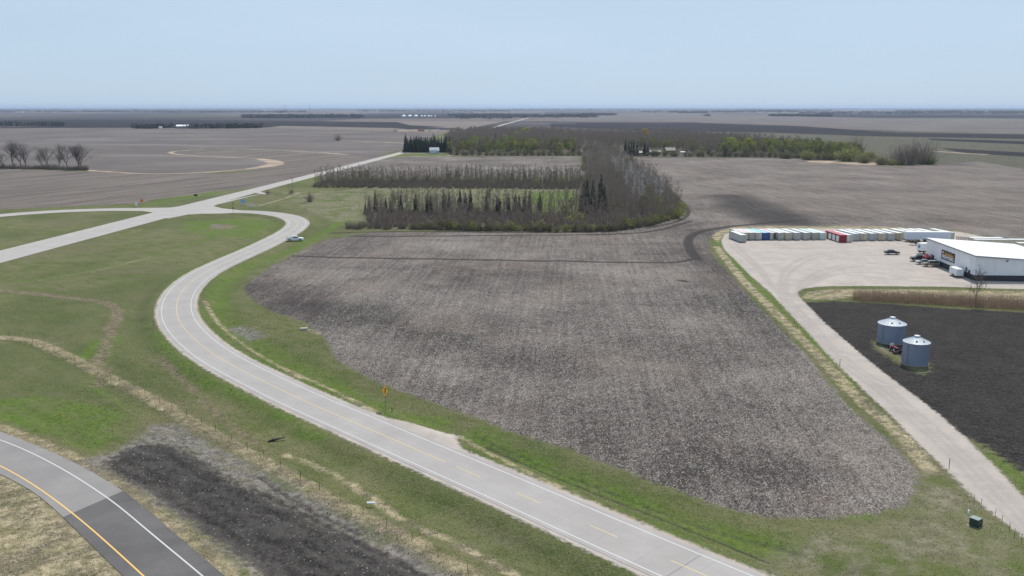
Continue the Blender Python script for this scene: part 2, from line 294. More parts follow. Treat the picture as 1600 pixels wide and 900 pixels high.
def inside(px, py, pg):
    c = np.zeros(px.shape, bool); n = len(pg)
    for i in range(n):
        x1, y1 = pg[i]; x2, y2 = pg[(i+1) % n]
        if y1 == y2: continue
        k = ((y1 > py) != (y2 > py)) & (px < (x2-x1)*(py-y1)/(y2-y1) + x1)
        c ^= k
    return c
def dist_line(px, py, pts, closed=False):
    d = np.full(px.shape, 1e9); n = len(pts)
    for i in range(n if closed else n-1):
        x1, y1 = pts[i]; x2, y2 = pts[(i+1) % n]; dx, dy = x2-x1, y2-y1; L = dx*dx+dy*dy
        if L < 1e-9: continue
        t = np.clip(((px-x1)*dx + (py-y1)*dy)/L, 0, 1)
        d = np.minimum(d, (px-x1-t*dx)**2 + (py-y1-t*dy)**2)
    return np.sqrt(d)
CL = 8.0
def field(shapes=(), lines=(), clip=CL):
    out = np.full(NV, -clip)
    for pg in shapes:
        a = np.array(pg); m = np.where((X > a[:,0].min()-clip) & (X < a[:,0].max()+clip) & (Y > a[:,1].min()-clip) & (Y < a[:,1].max()+clip))[0]
        if not len(m): continue
        d = np.minimum(dist_line(X[m], Y[m], pg, True), clip); s = np.where(inside(X[m], Y[m], pg), d, -d); out[m] = np.maximum(out[m], s)
    for pts, wd in lines:
        p2 = relax(smooth(pts, max(2.0, wd)), 3); a = np.array(p2); cc = clip + wd
        m = np.where((X > a[:,0].min()-cc) & (X < a[:,0].max()+cc) & (Y > a[:,1].min()-cc) & (Y < a[:,1].max()+cc))[0]
        if not len(m): continue
        out[m] = np.maximum(out[m], np.maximum(wd/2 - dist_line(X[m], Y[m], p2), -clip))
    return out
def line_d(pts, clip):
    a = np.array(pts); out = np.full(NV, clip); m = np.where((X > a[:,0].min()-clip) & (X < a[:,0].max()+clip) & (Y > a[:,1].min()-clip) & (Y < a[:,1].max()+clip))[0]
    out[m] = np.minimum(dist_line(X[m], Y[m], pts), clip); return out
d1 = line_d(R1, 16.0); d4 = field([list(R4R) + list(R4L)[::-1]], clip=14.0)
def sst(x): x = np.clip(x, 0, 1); return x*x*(3-2*x)
def relief(x, y, d1, d4):
    z = -.12 + .05*np.sin(x*.11+1.3)*np.sin(y*.083) + .04*np.sin(x*.31+y*.17)
    fade = 1 - sst((y-370)/60)
    side = np.where(d1 < 5.6, 0.0, np.where(d1 < 9.5, -sst((d1-5.6)/3.9)*.95, -.95 + sst((d1-9.5)/6.0)*.95))
    wgt = 1 - sst((d1-9.5)/6.0)
    z = z*(1-wgt*fade) + side*fade
    z = np.where(d1 < 5.6, 0.0, z)
    z = np.where(d1 < 3.5, np.minimum(z, -.12), z)
    dd = -d4; w4 = 1 - sst((dd-3)/9)
    z = np.where(d4 > -1.2, -.02, z*(1-w4) + (-.02 - .5*sst((dd-1.2)/4))*w4)
    z = np.where(d4 > .9, -.14, z)
    return z
Z = relief(X, Y, d1, d4)
_r2 = np.array(R2); m_ = np.where((Y > 150) & (Y < 1500))[0]; e2 = np.full(NV, 9e9); e2[m_] = dist_line(X[m_], Y[m_], R2) - np.interp(Y[m_], [0, 400, 540, 4000], [7.8, 7.8, 5.2, 5.0]); e3 = line_d(R3, 30.0) - 5.6; ee = np.minimum(e2, e3); ee[m_] = np.minimum(ee[m_], ee[m_])
flp = field([PX([(205,325.4),(260,324.6),(300,322.5),(345,316),(420,300),(340,319.5),(333,322),(347,325.6),(374,328.4),(374,332.4),(347,333.8),(300,334.2),(262,341.5),(236,331.5),(222,329.7)])], clip=4.0); ee = np.minimum(ee, -flp)
Z = np.where(ee < 4, Z*sst(ee/4) + .005*(1-sst(ee/4)), Z); Z = np.where(ee < -1.2, -.12, Z)
rough_soil = field([DARK_C, DIRT_C], clip=4.0)
Z += np.clip(rough_soil/3, 0, 1)*(.16*np.sin(X*1.1+Y*.7)*np.sin(Y*1.3-X*.4) + .12*rng.standard_normal(NV)*(Y < 180))*(d4 < -1)
tanm = field([TAN_L], TAN_LINES[:4], clip=3.0)
Z += np.where((tanm > 0) & (d4 < -1) & (d1 > 5.6), .05*rng.standard_normal(NV), 0)
# ditch of the old fence line
_pk = P(461, 376.6); _pw = np.exp(-(((X-_pk.x)/7)**2 + ((Y-_pk.y)/9)**2)**2); Z = Z*(1-_pw) + .0*_pw
fd = line_d(relax(smooth(TAN_LINES[0][0], 3), 3), 12.0); Z -= .45*np.exp(-((fd-2.5)/2.2)**2)*(d1 > 9)*(d4 < -4)
trk = field((), TRACKS, clip=3.0); Z -= .12*sst((trk+.4)/1.0)*(d1 > 7)
far = Y > 1500; Z[far] = -.12
def zat(x, y):
    a, b = np.array([x], float), np.array([y], float)
    dd1 = np.minimum(dist_line(a, b, R1), 16.0) if y < 520 else np.array([16.0])
    pg = list(R4R) + list(R4L)[::-1]
    if y < 165:
        dd4 = np.minimum(dist_line(a, b, pg, True), 14.0); dd4 = np.where(inside(a, b, pg), dd4, -dd4)
    else: dd4 = np.array([-14.0])
    return float(relief(a, b, dd1, dd4)[0])

A = {}
A['stub'] = field([STUB_A, STUB_B]); A['brown'] = field([LEFT1]); A['pale'] = field([LEFT2, poly([(138,262),(262,240),(300,230),(600,238),(590,250),(440,262),(250,275),(138,269)])] + FAR_TAN, clip=CL*2)/2
A['dark'] = np.minimum(field([DARK_R, DARK_C]), -field([BINPAD])); A['fdark'] = field(FAR_DARK, clip=CL*3)/3; A['dirt'] = field([DIRT_C], DIRT_LINES[1:])
sh1 = 4.9 - d1; A['gravel'] = np.maximum(field([GRAVEL, APRON]), np.maximum(sh1, -CL))
A['tan'] = field([TAN_L, TAN_BERM, TAN_B2], TAN_LINES); A['lush'] = np.maximum(field(LUSH_P) - 2.0, field((), LUSH_LINES)); A['fgreen'] = field([poly([(985,203),(2300,203),(2300,320),(1600,270),(1460,258),(985,247)]), FAR_GREEN[0], FAR_GREEN[2], FAR_GREEN[3]])
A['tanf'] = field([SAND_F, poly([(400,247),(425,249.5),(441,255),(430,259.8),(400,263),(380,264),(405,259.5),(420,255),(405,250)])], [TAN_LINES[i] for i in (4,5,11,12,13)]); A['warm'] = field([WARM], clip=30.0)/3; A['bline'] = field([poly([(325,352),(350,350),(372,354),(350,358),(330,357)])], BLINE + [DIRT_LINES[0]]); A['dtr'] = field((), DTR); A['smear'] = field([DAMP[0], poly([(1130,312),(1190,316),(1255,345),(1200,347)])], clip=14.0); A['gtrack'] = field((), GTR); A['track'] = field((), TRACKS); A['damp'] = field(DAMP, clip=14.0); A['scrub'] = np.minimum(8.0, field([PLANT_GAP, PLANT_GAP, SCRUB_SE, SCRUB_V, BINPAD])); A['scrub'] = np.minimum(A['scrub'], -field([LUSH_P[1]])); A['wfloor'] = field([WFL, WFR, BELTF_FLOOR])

idx = np.arange(NV, dtype=np.int32).reshape(NR, NA)
Q = np.stack([idx[:-1, :-1], idx[:-1, 1:], idx[1:, 1:], idx[1:, :-1]], -1).reshape(-1, 4)[:, ::-1]
# -- ground material -------------------------------------------------
g = NT('ground_cover', .95, .1); p = g.pos()
ROW = math.atan2(R2DIR.x, R2DIR.y)
big = g.noise(p, .022, 4, .55); mid = g.noise(p, .12, 4, .6); fine = g.noise(p, 1.1, 5, .65); edge = g.noise(p, .45, 6, .7); micro = g.noise(p, 3.4, 3, .7)
clod = g.noise(p, 1.9, 4, .72); row = g.noise(g.mapping(p, (.9, .03, 1), ROW), 1.0, 3, .6)
streak = g.noise(g.mapping(p, (.5, .06, 1), math.radians(-52)), 1.0, 4, .65)
eoff = g.m('MULTIPLY', g.m('SUBTRACT', edge, .5), 2.6)
foff = g.m('MULTIPLY', g.m('SUBTRACT', fine, .5), 1.6)
def mask(name, soft=.25, off=eoff, k=1.0):
    return g.rng(g.m('ADD', g.attr(name), g.m('MULTIPLY', off, k)), -soft, soft, 0, 1, True)
# grass base
c2g = g.noise(p, 5.5, 2, .7)
gr1 = g.mix(g.rng(big, .38, .62), (.118, .128, .044), (.148, .142, .066))
gr2 = g.mix(g.m('MULTIPLY', g.rng(mid, .42, .66), .75), gr1, (.070, .102, .020))
gr3 = g.mix(g.m('MULTIPLY', g.rng(streak, .44, .70), .6), gr2, (.165, .148, .095))
mott = g.noise(g.mapping(p, (1, .45, 1), math.radians(-62)), .33, 4, .65)
gr3 = g.mix(g.m('MULTIPLY', g.rng(mott, .50, .66), .55), gr3, (.056, .082, .018)); gr3 = g.mix(g.m('MULTIPLY', g.rng(mott, .46, .34), .45), gr3, (.155, .135, .09))
gr4 = g.mix(g.m('MULTIPLY', g.rng(fine, .48, .70), .55), gr3, (.055, .068, .026))
gr4 = g.mix(g.m('MULTIPLY', g.rng(g.noise(p, .016, 4, .6), .47, .58), .5), gr4, (.048, .072, .018)); gr4 = g.mix(g.m('MULTIPLY', g.rng(g.noise(p, .028, 5, .6), .53, .66), .45), gr4, (.135, .112, .070))
grass = g.mix(g.m('MULTIPLY', g.rng(micro, .50, .66), .60), gr4, (.185, .17, .105))
grass = g.mix(g.m('MULTIPLY', g.rng(c2g, .46, .34), .55), grass, (.040, .050, .018))
sx = g.mapping(p, (1/640, 1/1100, 0), ROW, (.35, .2, 0)); fl = g.n('ShaderNodeVectorMath'); fl.operation = 'FLOOR'; g.put(sx, fl.inputs[0])
wnz = g.n('ShaderNodeTexWhiteNoise'); wnz.noise_dimensions = '3D'; g.put(fl.outputs[0], wnz.inputs['Vector'])
rmp = g.n('ShaderNodeValToRGB'); rmp.color_ramp.interpolation = 'CONSTANT'; g.put(wnz.outputs['Value'], rmp.inputs[0])
els = rmp.color_ramp.elements; els[0].position = 0; els[0].color = (.145, .115, .105, 1); els[1].position = .25; els[1].color = (.045, .038, .040, 1)
for q, c in ((.5, (.10, .08, .075)), (.66, (.026, .022, .026)), (.8, (.20, .165, .145)), (.92, (.07, .075, .048))):
    e = els.new(q); e.color = (*c, 1)
farcol = g.mix(.3, rmp.outputs[0], g.mix(g.rng(big, .35, .65), (.05, .042, .042), (.13, .105, .095)))
sep = g.n('ShaderNodeSeparateXYZ'); g.put(p, sep.inputs[0])
fm = g.rng(sep.outputs['Y'], 1600, 1850)
c = g.mix(fm, grass, farcol)
lushc = g.mix(g.rng(fine, .35, .65), (.104, .160, .028), (.058, .098, .016)); lushc = g.mix(g.m('MULTIPLY', g.rng(streak, .46, .70), .55), lushc, (.155, .165, .055))
lm = g.m('MULTIPLY', mask('lush', 1.8, g.m('MULTIPLY', eoff, 1.6)), g.rng(g.m('ADD', g.m('MULTIPLY', mid, .6), g.m('MULTIPLY', edge, .4)), .40, .56, .35, .95)); c = g.mix(lm, c, lushc)
strawd = g.noise(g.mapping(p, (.7, .28, 1), math.radians(60)), .55, 5, .7)
straw = g.mix(g.rng(fine, .36, .60), (.46, .385, .255), (.25, .205, .135)); straw = g.mix(g.m('MULTIPLY', g.rng(strawd, .48, .57), .85), straw, (.105, .088, .068)); straw = g.mix(g.m('MULTIPLY', g.rng(micro, .5, .68), .6), straw, (.56, .48, .34)); straw = g.mix(g.m('MULTIPLY', g.rng(clod, .56, .70), .4), straw, (.14, .14, .05))
c = g.mix(g.m('MULTIPLY', mask('scrub', 2.0), g.rng(g.m('ADD', g.m('MULTIPLY', mid, .55), g.m('MULTIPLY', fine, .45)), .42, .58, .25, .95)), c, g.mix(g.rng(edge, .42, .6), (.135, .125, .08), (.225, .20, .145)))
c = g.mix(g.m('MULTIPLY', mask('scrub', 2.0), g.rng(g.noise(p, .09, 5, .65), .50, .60)), c, g.mix(.45, gr4, (.075, .115, .02)))
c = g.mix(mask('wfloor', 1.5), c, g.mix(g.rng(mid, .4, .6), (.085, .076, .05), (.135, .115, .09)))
c = g.mix(g.m('MULTIPLY', mask('tan', .5, g.m('ADD', eoff, foff)), g.rng(edge, .36, .54, .30, .95)), c, straw)
c = g.mix(g.m('MULTIPLY', mask('bline', .9, g.m('ADD', eoff, foff)), g.rng(edge, .38, .54, .35, .95)), c, g.mix(g.rng(fine, .36, .62), (.24, .19, .135), (.095, .075, .052)))
c = g.mix(g.m('MULTIPLY', mask('fgreen', 1.2), .8), c, g.mix(g.rng(mid, .4, .6), (.060, .058, .044), (.105, .090, .078)))
dirt = g.mix(g.rng(fine, .38, .60), (.23, .208, .19), (.10, .09, .083)); dirt = g.mix(g.m('MULTIPLY', g.rng(micro, .55, .7), .35), dirt, (.30, .275, .25)); c = g.mix(g.m('MULTIPLY', mask('dirt', 1.6, g.m('ADD', g.m('MULTIPLY', eoff, 1.6), foff)), g.rng(edge, .36, .55, .5, .95)), c, dirt)
palec = g.mix(g.rng(g.noise(g.mapping(p, (.012, .10, 1), math.radians(8)), 1, 4, .6), .35, .68), (.160, .138, .127), (.110, .095, .090))
palec = g.mix(g.m('MULTIPLY', g.rng(g.noise(p, .006, 4, .6), .42, .60), .55), palec, (.088, .076, .074))
palec = g.mix(g.m('MULTIPLY', g.rng(g.noise(g.mapping(p, (.004, .011, 1), math.radians(12)), 1, 4, .6), .54, .66), .5), palec, (.215, .195, .18))
c = g.mix(mask('pale', .4), c, palec)
rowb = g.noise(g.mapping(p, (.30, .010, 1), math.radians(23)), 1, 4, .65)
brownc = g.mix(g.rng(rowb, .42, .58), (.068, .056, .050), (.160, .136, .119)); brownc = g.mix(g.m('MULTIPLY', g.rng(clod, .45, .60), .55), brownc, (.225, .195, .172))
c = g.mix(mask('brown', .4), c, brownc)
c = g.mix(g.m('MULTIPLY', mask('fdark', .4), .97), c, g.mix(g.rng(g.noise(g.mapping(p, (.004, .03, 1)), 1, 3, .6), .4, .65), (.010, .008, .011), (.026, .021, .024)))
# stubble: straw flecks on dark clods, drawn out along the rows
rowp = g.mapping(p, (1, .48, 1), ROW)
c1 = g.noise(rowp, 4.4, 3, .6); c2 = g.noise(rowp, 10.0, 2, .6); c3 = g.noise(g.mapping(p, (1, .5, 1), .6), 1.1, 3, .6)
damp = g.rng(g.attr('damp'), -12, 6, 0, 1, True); warm = g.rng(g.attr('warm'), -3, 5, 0, 1, True)
st_n = g.m('ADD', g.m('MULTIPLY', c1, .46), g.m('ADD', g.m('MULTIPLY', c2, .38), g.m('MULTIPLY', c3, .16)))
thr = g.m('ADD', g.m('MULTIPLY', g.m('SUBTRACT', big, .5), .26), g.m('ADD', g.m('MULTIPLY', g.m('SUBTRACT', mid, .5), .13), g.m('MULTIPLY', g.m('SUBTRACT', row, .5), .14)))
st_v = g.m('SUBTRACT', g.m('ADD', st_n, thr), g.m('MULTIPLY', damp, .060)); st_v = g.m('ADD', st_v, g.m('MULTIPLY', warm, .012))
st = g.mix(g.rng(st_v, .415, .525), (.042, .036, .034), (.160, .138, .124))
st = g.mix(g.m('MULTIPLY', g.rng(st_v, .53, .63), .75), st, (.35, .315, .28))
st = g.mix(g.m('MULTIPLY', g.rng(g.noise(p, .035, 3, .5), .52, .66), .20), st, (.23, .165, .14))
st = g.mix(g.m('MULTIPLY', warm, .35), st, g.mix(g.rng(g.noise(g.mapping(p, (.30, .02, 1), math.radians(-10)), 1, 3, .6), .42, .58), (.098, .080, .070), (.200, .166, .143)))
c = g.mix(mask('stub', .7, g.m('ADD', eoff, g.m('MULTIPLY', foff, 1.6)), 1.3), c, st)
dk = g.mix(g.rng(g.noise(g.mapping(p, (.5, 2.2, 1), math.radians(20)), .8, 5, .7), .4, .62), (.012, .0108, .0105), (.034, .030, .028)); dk = g.mix(g.m('MULTIPLY', g.rng(mid, .45, .65), .4), dk, (.042, .038, .035))
dk = g.mix(g.m('MULTIPLY', g.rng(c2, .63, .72), .55), dk, (.28, .26, .24)); dk = g.mix(g.m('MULTIPLY', g.rng(clod, .50, .64), .35), dk, (.095, .086, .080))
dcn = g.rng(g.m('ADD', g.m('MULTIPLY', mott, .6), g.m('MULTIPLY', fine, .4)), .44, .58); dk = g.mix(g.m('MULTIPLY', dcn, g.m('MULTIPLY', mask('dirt', .5), .28)), dk, (.13, .12, .112))
dk = g.mix(g.m('MULTIPLY', g.rng(g.m('ADD', g.attr('dtr'), g.m('MULTIPLY', foff, 2.0)), -1.4, .8, 0, 1, True), .22), dk, (.15, .138, .128))
c = g.mix(mask('dark', 1.0, g.m('ADD', eoff, g.m('MULTIPLY', foff, 2.2)), 1.2), c, dk)
c = g.mix(g.m('MULTIPLY', g.m('MULTIPLY', g.rng(g.m('ADD', g.attr('smear'), g.m('MULTIPLY', g.m('SUBTRACT', mid, .5), 26)), -9, 9, 0, 1, True), g.rng(row, .40, .56, .45, 1)), .92), c, (.040, .035, .034))
c = g.mix(g.m('MULTIPLY', mask('track', .6, foff, .5), .85), c, (.034, .030, .030))
c = g.mix(g.m('MULTIPLY', mask('tanf', 1.6), g.rng(g.noise(p, .09, 4, .7), .36, .52, .3, .95)), c, g.mix(g.rng(g.noise(p, .05, 4, .7), .40, .62), (.44, .36, .265), (.27, .19, .14)))
gv = g.mix(g.rng(mid, .35, .65), (.43, .375, .335), (.365, .320, .288)); gv = g.mix(g.m('MULTIPLY', g.rng(row, .5, .7), .35), gv, (.46, .42, .395))
gv = g.mix(g.m('MULTIPLY', g.rng(micro, .35, .6), .30), gv, (.28, .25, .235))
gv = g.mix(g.m('MULTIPLY', g.rng(g.noise(p, .14, 5, .65), .50, .62), .5), gv, (.29, .262, .243))
gv = g.mix(g.m('MULTIPLY', g.rng(g.m('ADD', g.attr('gtrack'), foff), -.9, .5, 0, 1, True), .55), gv, (.27, .245, .228))
gv = g.mix(g.m('MULTIPLY', g.rng(g.noise(p, .3, 5, .7), .56, .68), .4), gv, (.47, .43, .40))
c = g.mix(mask('gravel', .35, foff, 1.3), c, gv)
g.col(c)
bh = g.m('ADD', g.m('MULTIPLY', clod, .7), g.m('MULTIPLY', micro, .4))
soft_area = g.m('SUBTRACT', 1.0, g.m('MULTIPLY', mask('gravel'), .85))
g.bump(g.m('MULTIPLY', bh, soft_area), .9, .30)
GM = g.mat

# split the sheet into its fields without a seam: every piece keeps the same material and attributes
fc = Q[:, 0]
sdv = {k: v.astype(np.float32) for k, v in A.items()}
cls = np.zeros(len(Q), np.int32)
in_paved = (d1[fc] < 5.6) | (d4[fc] > -1.2)
mA = field([STUB_A])[fc] > 0; mB = field([STUB_B])[fc] > 0; mL1 = A['brown'][fc] > 0; mL2 = field([LEFT2])[fc] > 0
mDR = field([DARK_R])[fc] > 0; mDC = field([DARK_C, DIRT_C])[fc] > 0; mG = field([GRAVEL])[fc] > 0
cls[mL2] = 5; cls[mL1] = 4; cls[mB] = 3; cls[mA] = 2; cls[mDR] = 6; cls[mDC & ~in_paved] = 7; cls[mG] = 1
names = {0: 'ground', 1: 'gravel_lot', 2: 'stubble_field', 3: 'stubble_field', 4: 'tilled_field', 5: 'tilled_field', 6: 'soil_field', 7: 'bare_soil'}
for k, nm in names.items():
    sel = Q[cls == k]
    if not len(sel): continue
    u, inv = np.unique(sel, return_inverse=True)
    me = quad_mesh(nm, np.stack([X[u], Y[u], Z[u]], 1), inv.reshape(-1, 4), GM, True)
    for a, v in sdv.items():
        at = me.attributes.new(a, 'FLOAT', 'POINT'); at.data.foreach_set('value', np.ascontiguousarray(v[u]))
    tag(link(bpy.data.objects.new(nm, me)), kind='structure')

# ------------------------------------------------------------------ paved roads
def concrete(name, c1, c2, joint=True):
    t = NT(name, .8, .3); p = t.pos()
    n1 = t.noise(p, .15, 4, .6); n2 = t.noise(p, 3.0, 4, .7); n3 = t.noise(t.mapping(p, (.8, .05, 1), math.radians(-50)), 1, 4, .6)
    c = t.mix(t.rng(n1, .35, .65), c1, c2); c = t.mix(t.m('MULTIPLY', t.rng(n2, .35, .7), .22), c, tuple(x*.7 for x in c1))
    c = t.mix(t.m('MULTIPLY', t.rng(n3, .5, .75), .25), c, tuple(x*.78 for x in c2))
    tr = t.attr('track'); c = t.mix(t.m('MULTIPLY', tr, .25), c, tuple(x*.80 for x in c2))
    jn = t.attr('joint'); c = t.mix(t.m('MULTIPLY', t.m('GREATER_THAN', t.m('FRACT', t.m('DIVIDE', jn, 6.1)), .975), .12), c, (.14, .135, .13))
    t.col(c); return t.mat
ROADM = concrete('weathered_pavement', (.305, .282, .268), (.35, .326, .312))
ROAD2 = concrete('county_pavement', (.33, .303, .285), (.38, .35, .33))
OLDA = concrete('old_asphalt', (.21, .195, .19), (.255, .24, .232)); NEWA = concrete('new_asphalt', (.085, .08, .08), (.125, .117, .116))
def mark(name, col):
    t = NT(name, .6, .4); n = t.noise(t.pos(), 2.2, 5, .7); t.col(t.mix(t.rng(n, .45, .8), col, tuple(.5*x+.18 for x in col))); return t.mat
WHITE = mark('white_road_paint', (.50, .495, .485)); YEL = mark('yellow_road_paint', (.72, .42, .10)); PYEL = mark('faded_yellow_paint', (.52, .385, .19))
def offset(pts, o):
    a = np.array(pts); t = np.gradient(a, axis=0); t /= np.linalg.norm(t, axis=1)[:, None]; o = np.broadcast_to(o, (len(a),))
    return a + np.stack([t[:,1], -t[:,0]], 1)*o[:, None]
def strip(name, pts, offs, z, mat, kind='structure', parent=None, wl=None):
    a = np.array(pts); s = np.concatenate([[0], np.cumsum(np.linalg.norm(np.diff(a, axis=0), axis=1))])
    cols = [offset(pts, o) for o in offs]; n, k = len(a), len(cols)
    V = np.zeros((n, k, 3)); 
    for j, cc in enumerate(cols): V[:, j, :2] = cc; V[:, j, 2] = z
    ii = np.arange(n*k).reshape(n, k); Qd = np.stack([ii[:-1,:-1], ii[:-1,1:], ii[1:,1:], ii[1:,:-1]], -1).reshape(-1, 4)
    me = quad_mesh(name, V.reshape(-1, 3), Qd, mat)
    if sum(me.polygons[0].normal) < 0: me.flip_normals()
    at = me.attributes.new('joint', 'FLOAT', 'POINT'); at.data.foreach_set('value', np.repeat(s, k).astype(np.float32))
    tr = np.array([max(0, 1-abs(abs(np.mean(o))-1.8)/.7) for o in offs]); at = me.attributes.new('track', 'FLOAT', 'POINT'); at.data.foreach_set('value', np.tile(tr, n).astype(np.float32))
    return tag(link(bpy.data.objects.new(name, me), parent), kind=kind)
strip('road', R1, [-4.1, -3.4, -2.6, -1.8, -1.0, 0, 1.0, 1.8, 2.6, 3.4, 4.1], .03, ROADM)
strip('road_markings', R1, [-3.45, -3.29], .036, WHITE); strip('road_markings', R1, [3.29, 3.45], .036, WHITE)
# centre line: solid double/single up to the approach, dashes beyond
ra = np.array(R1); rs = np.concatenate([[0], np.cumsum(np.linalg.norm(np.diff(ra, axis=0), axis=1))])
def at_s(s): return np.stack([np.interp(s, rs, ra[:,0]), np.interp(s, rs, ra[:,1])], -1)
def s_near(px, py): q = P(px, py); return rs[np.argmin((ra[:,0]-q.x)**2 + (ra[:,1]-q.y)**2)]
s0 = s_near(690, 720); strip('road_markings', at_s(np.arange(s0, rs[-1]-12, 1.5)), [-.09, .09], .036, PYEL)
for a, b in (((715,732),(740,743)), ((815,773),(841,785)), ((928,824),(962,838)), ((1058,880),(1110,903))):
    q0, q1 = s_near(*b), s_near(*a); strip('road_markings', at_s(np.linspace(q0, q1, 5)), [-.08, .08], .036, PYEL)
# transverse repair joint near the bottom of the picture
q0 = s_near(1078, 878); strip('road_markings', at_s(np.array([q0, q0+.18])), [-3.4, 3.4], .034, concrete('joint_seal', (.22,.21,.21), (.25,.24,.24)))
r2 = np.array(R2); rr = []
for i in range(len(r2)-1):
    k = max(2, int(np.linalg.norm(r2[i+1]-r2[i])/12)); rr += [r2[i]*(1-j/k) + r2[i+1]*j/k for j in range(k)]
rr.append(r2[-1]); rr = np.array(relax(rr, 4)); hw = np.interp(rr[:,1], [0, 400, 540, 4000], [7.8, 7.8, 5.2, 5.0])
strip('road', rr, [-hw, -hw*.4, hw*.4, hw], .05, ROAD2)
strip('road', R3, [-5.6, -2, 2, 5.6], .044, ROAD2)
# flared corners of the junction
MB().add([(*P(a, b).xy, .038) for a, b in [(205,325.4),(260,324.6),(300,322.5),(345,316),(420,300),(340,319.5),(333,322),(347,325.6),(374,328.4),(374,332.4),(347,333.8),(300,334.2),(262,341.5),(236,331.5),(222,329.7)]], [tuple(range(15))]).build('road', ROAD2, fix=False).data.update()
fl_o = bpy.data.objects['road.003'] if 'road.003' in bpy.data.objects else None
if fl_o:
    tag(fl_o, kind='structure')
    if fl_o.data.polygons[0].normal.z < 0: fl_o.data.flip_normals()
# stubs and paint of the far side road (driveway spur)
strip('driveway', relax(smooth(PX([(400,299.5),(406,301.5),(418,303.5)]), 2), 1), [-2.2, 2.2], .07, ROAD2)
strip('driveway', relax(smooth(PX([(626,238.2),(640,239.3),(672,239.4),(690,239.2)]), 4), 1), [-2.5, 2.5], .05, ROAD2)
strip('road', relax(smooth(PX([(640,192.2),(720,192.4),(800,192.6),(900,193.5)]), 40), 1), [-9, 9], .05, ROAD2)
# divided highway at the corner: light old surface, dark new surface
def resamp(a, n):
    a = np.array(a); s = np.concatenate([[0], np.cumsum(np.linalg.norm(np.diff(a, axis=0), axis=1))]); t = np.linspace(0, s[-1], n); return np.stack([np.interp(t, s, a[:,0]), np.interp(t, s, a[:,1])], 1)
Lx, Rx = resamp(R4L, 120), resamp(R4R, 120); A0, A1 = P(99.6, 808), P(193, 767)
nrm = Vector((-(A1-A0).y, (A1-A0).x, 0)).normalized()
for nm, mt, keep in (('highway', OLDA, 1), ('highway', NEWA, -1)):
    K = 9; V = np.zeros((120, K, 3))
    for j in range(K): V[:, j, :2] = Lx*(1-j/(K-1)) + Rx*j/(K-1)
    V[:, :, 2] = .04
    ii = np.arange(120*K).reshape(120, K); me = quad_mesh(nm, V.reshape(-1,3), np.stack([ii[:-1,:-1], ii[:-1,1:], ii[1:,1:], ii[1:,:-1]], -1).reshape(-1,4), mt)
    at = me.attributes.new('track', 'FLOAT', 'POINT'); at.data.foreach_set('value', np.tile(np.array([0,0,.9,.2,0,.2,.9,0,0]), 120).astype(np.float32))
    bm = bmesh.new(); bm.from_mesh(me)
    bmesh.ops.bisect_plane(bm, geom=list(bm.verts)+list(bm.edges)+list(bm.faces), plane_co=A0, plane_no=nrm, clear_outer=keep < 0, clear_inner=keep > 0)
    bm.to_mesh(me); bm.free()
    if len(me.polygons) and me.polygons[0].normal.z < 0: me.flip_normals()
    tag(link(bpy.data.objects.new(nm, me)), kind='structure')
strip('road_markings', R4W, [-.09, .09], .046, WHITE); strip('road_markings', R4Y, [-.09, .09], .046, YEL)

# ------------------------------------------------------------------ materials for things
M = {}
M['white'] = paint('white_metal_paint', (.72, .73, .74), .45, .06); M['wallw'] = paint('white_wall_panel', (.66, .67, .70), .5, .03, scale=.3)
M['roofw'] = paint('white_roof_panel', (.80, .81, .82), .5, .04, scale=.4); M['base'] = paint('charcoal_wainscot', (.035, .035, .042), .6, .1)
M['black'] = paint('black_plastic', (.018, .018, .02), .45, .1); M['glass'] = paint('dark_glass', (.015, .018, .022), .1, .0, spec=.8)
M['tyre'] = paint('black_rubber', (.022, .022, .022), .85, .1); M['rim'] = paint('wheel_metal', (.5, .5, .52), .35, .1, .6)
M['steel'] = paint('galvanised_steel', (.42, .44, .47), .38, .10, .85, scale=.8); M['post'] = paint('grey_post_steel', (.22, .22, .22), .6, .2, .4)
M['rust'] = paint('rusty_post', (.10, .06, .045), .8, .2); M['wood'] = paint('weathered_wood', (.17, .13, .10), .85, .2)
M['red'] = paint('dark_red_paint', (.22, .012, .022), .45, .08); M['redtop'] = paint('pale_red_roof', (.55, .16, .19), .5, .08); M['redc'] = paint('red_canvas', (.22, .022, .035), .7, .06)  # shed roof a paler red than its walls
M['blue'] = paint('blue_paint', (.02, .075, .25), .45, .08); M['lblue'] = paint('pale_blue_roof', (.34, .62, .78), .55, .08); M['teal'] = paint('pale_green_roof', (.52, .68, .66), .55, .08)
M['cream'] = paint('cream_paint', (.58, .545, .43), .5, .14); M['greyp'] = paint('grey_container_paint', (.44, .44, .425), .5, .12); M['bluegrey'] = paint('blue_grey_paint', (.42, .45, .50), .5, .10)
M['olive'] = paint('olive_grey_paint', (.42, .41, .34), .5, .12); M['tanp'] = paint('tan_paint', (.52, .42, .28), .5, .12); M['pinkr'] = paint('pale_pink_roof', (.66, .57, .56), .55, .06)
M['light'] = paint('lamp_lens', (.7, .7, .66), .2, .0); M['tail'] = paint('red_lens', (.35, .01, .01), .25, .0)
M['navy'] = paint('navy_car_paint', (.012, .016, .045), .25, .05, spec=.6); M['carblk'] = paint('black_car_paint', (.02, .022, .025), .3, .08, spec=.6); M['silver'] = paint('silver_car_paint', (.34, .35, .38), .3, .05, .4)
M['khaki'] = paint('khaki_car_paint', (.22, .21, .16), .35, .06, .2); M['signy'] = paint('sign_yellow', (.80, .40, .02), .5, .03); M['signo'] = paint('sign_orange', (.72, .22, .05), .5, .05)
M['boxg'] = paint('dark_green_enamel', (.03, .05, .045), .4, .08); M['boxtop'] = paint('pale_green_lid', (.20, .26, .25), .45, .1)  # lid a paler green than the cabinet
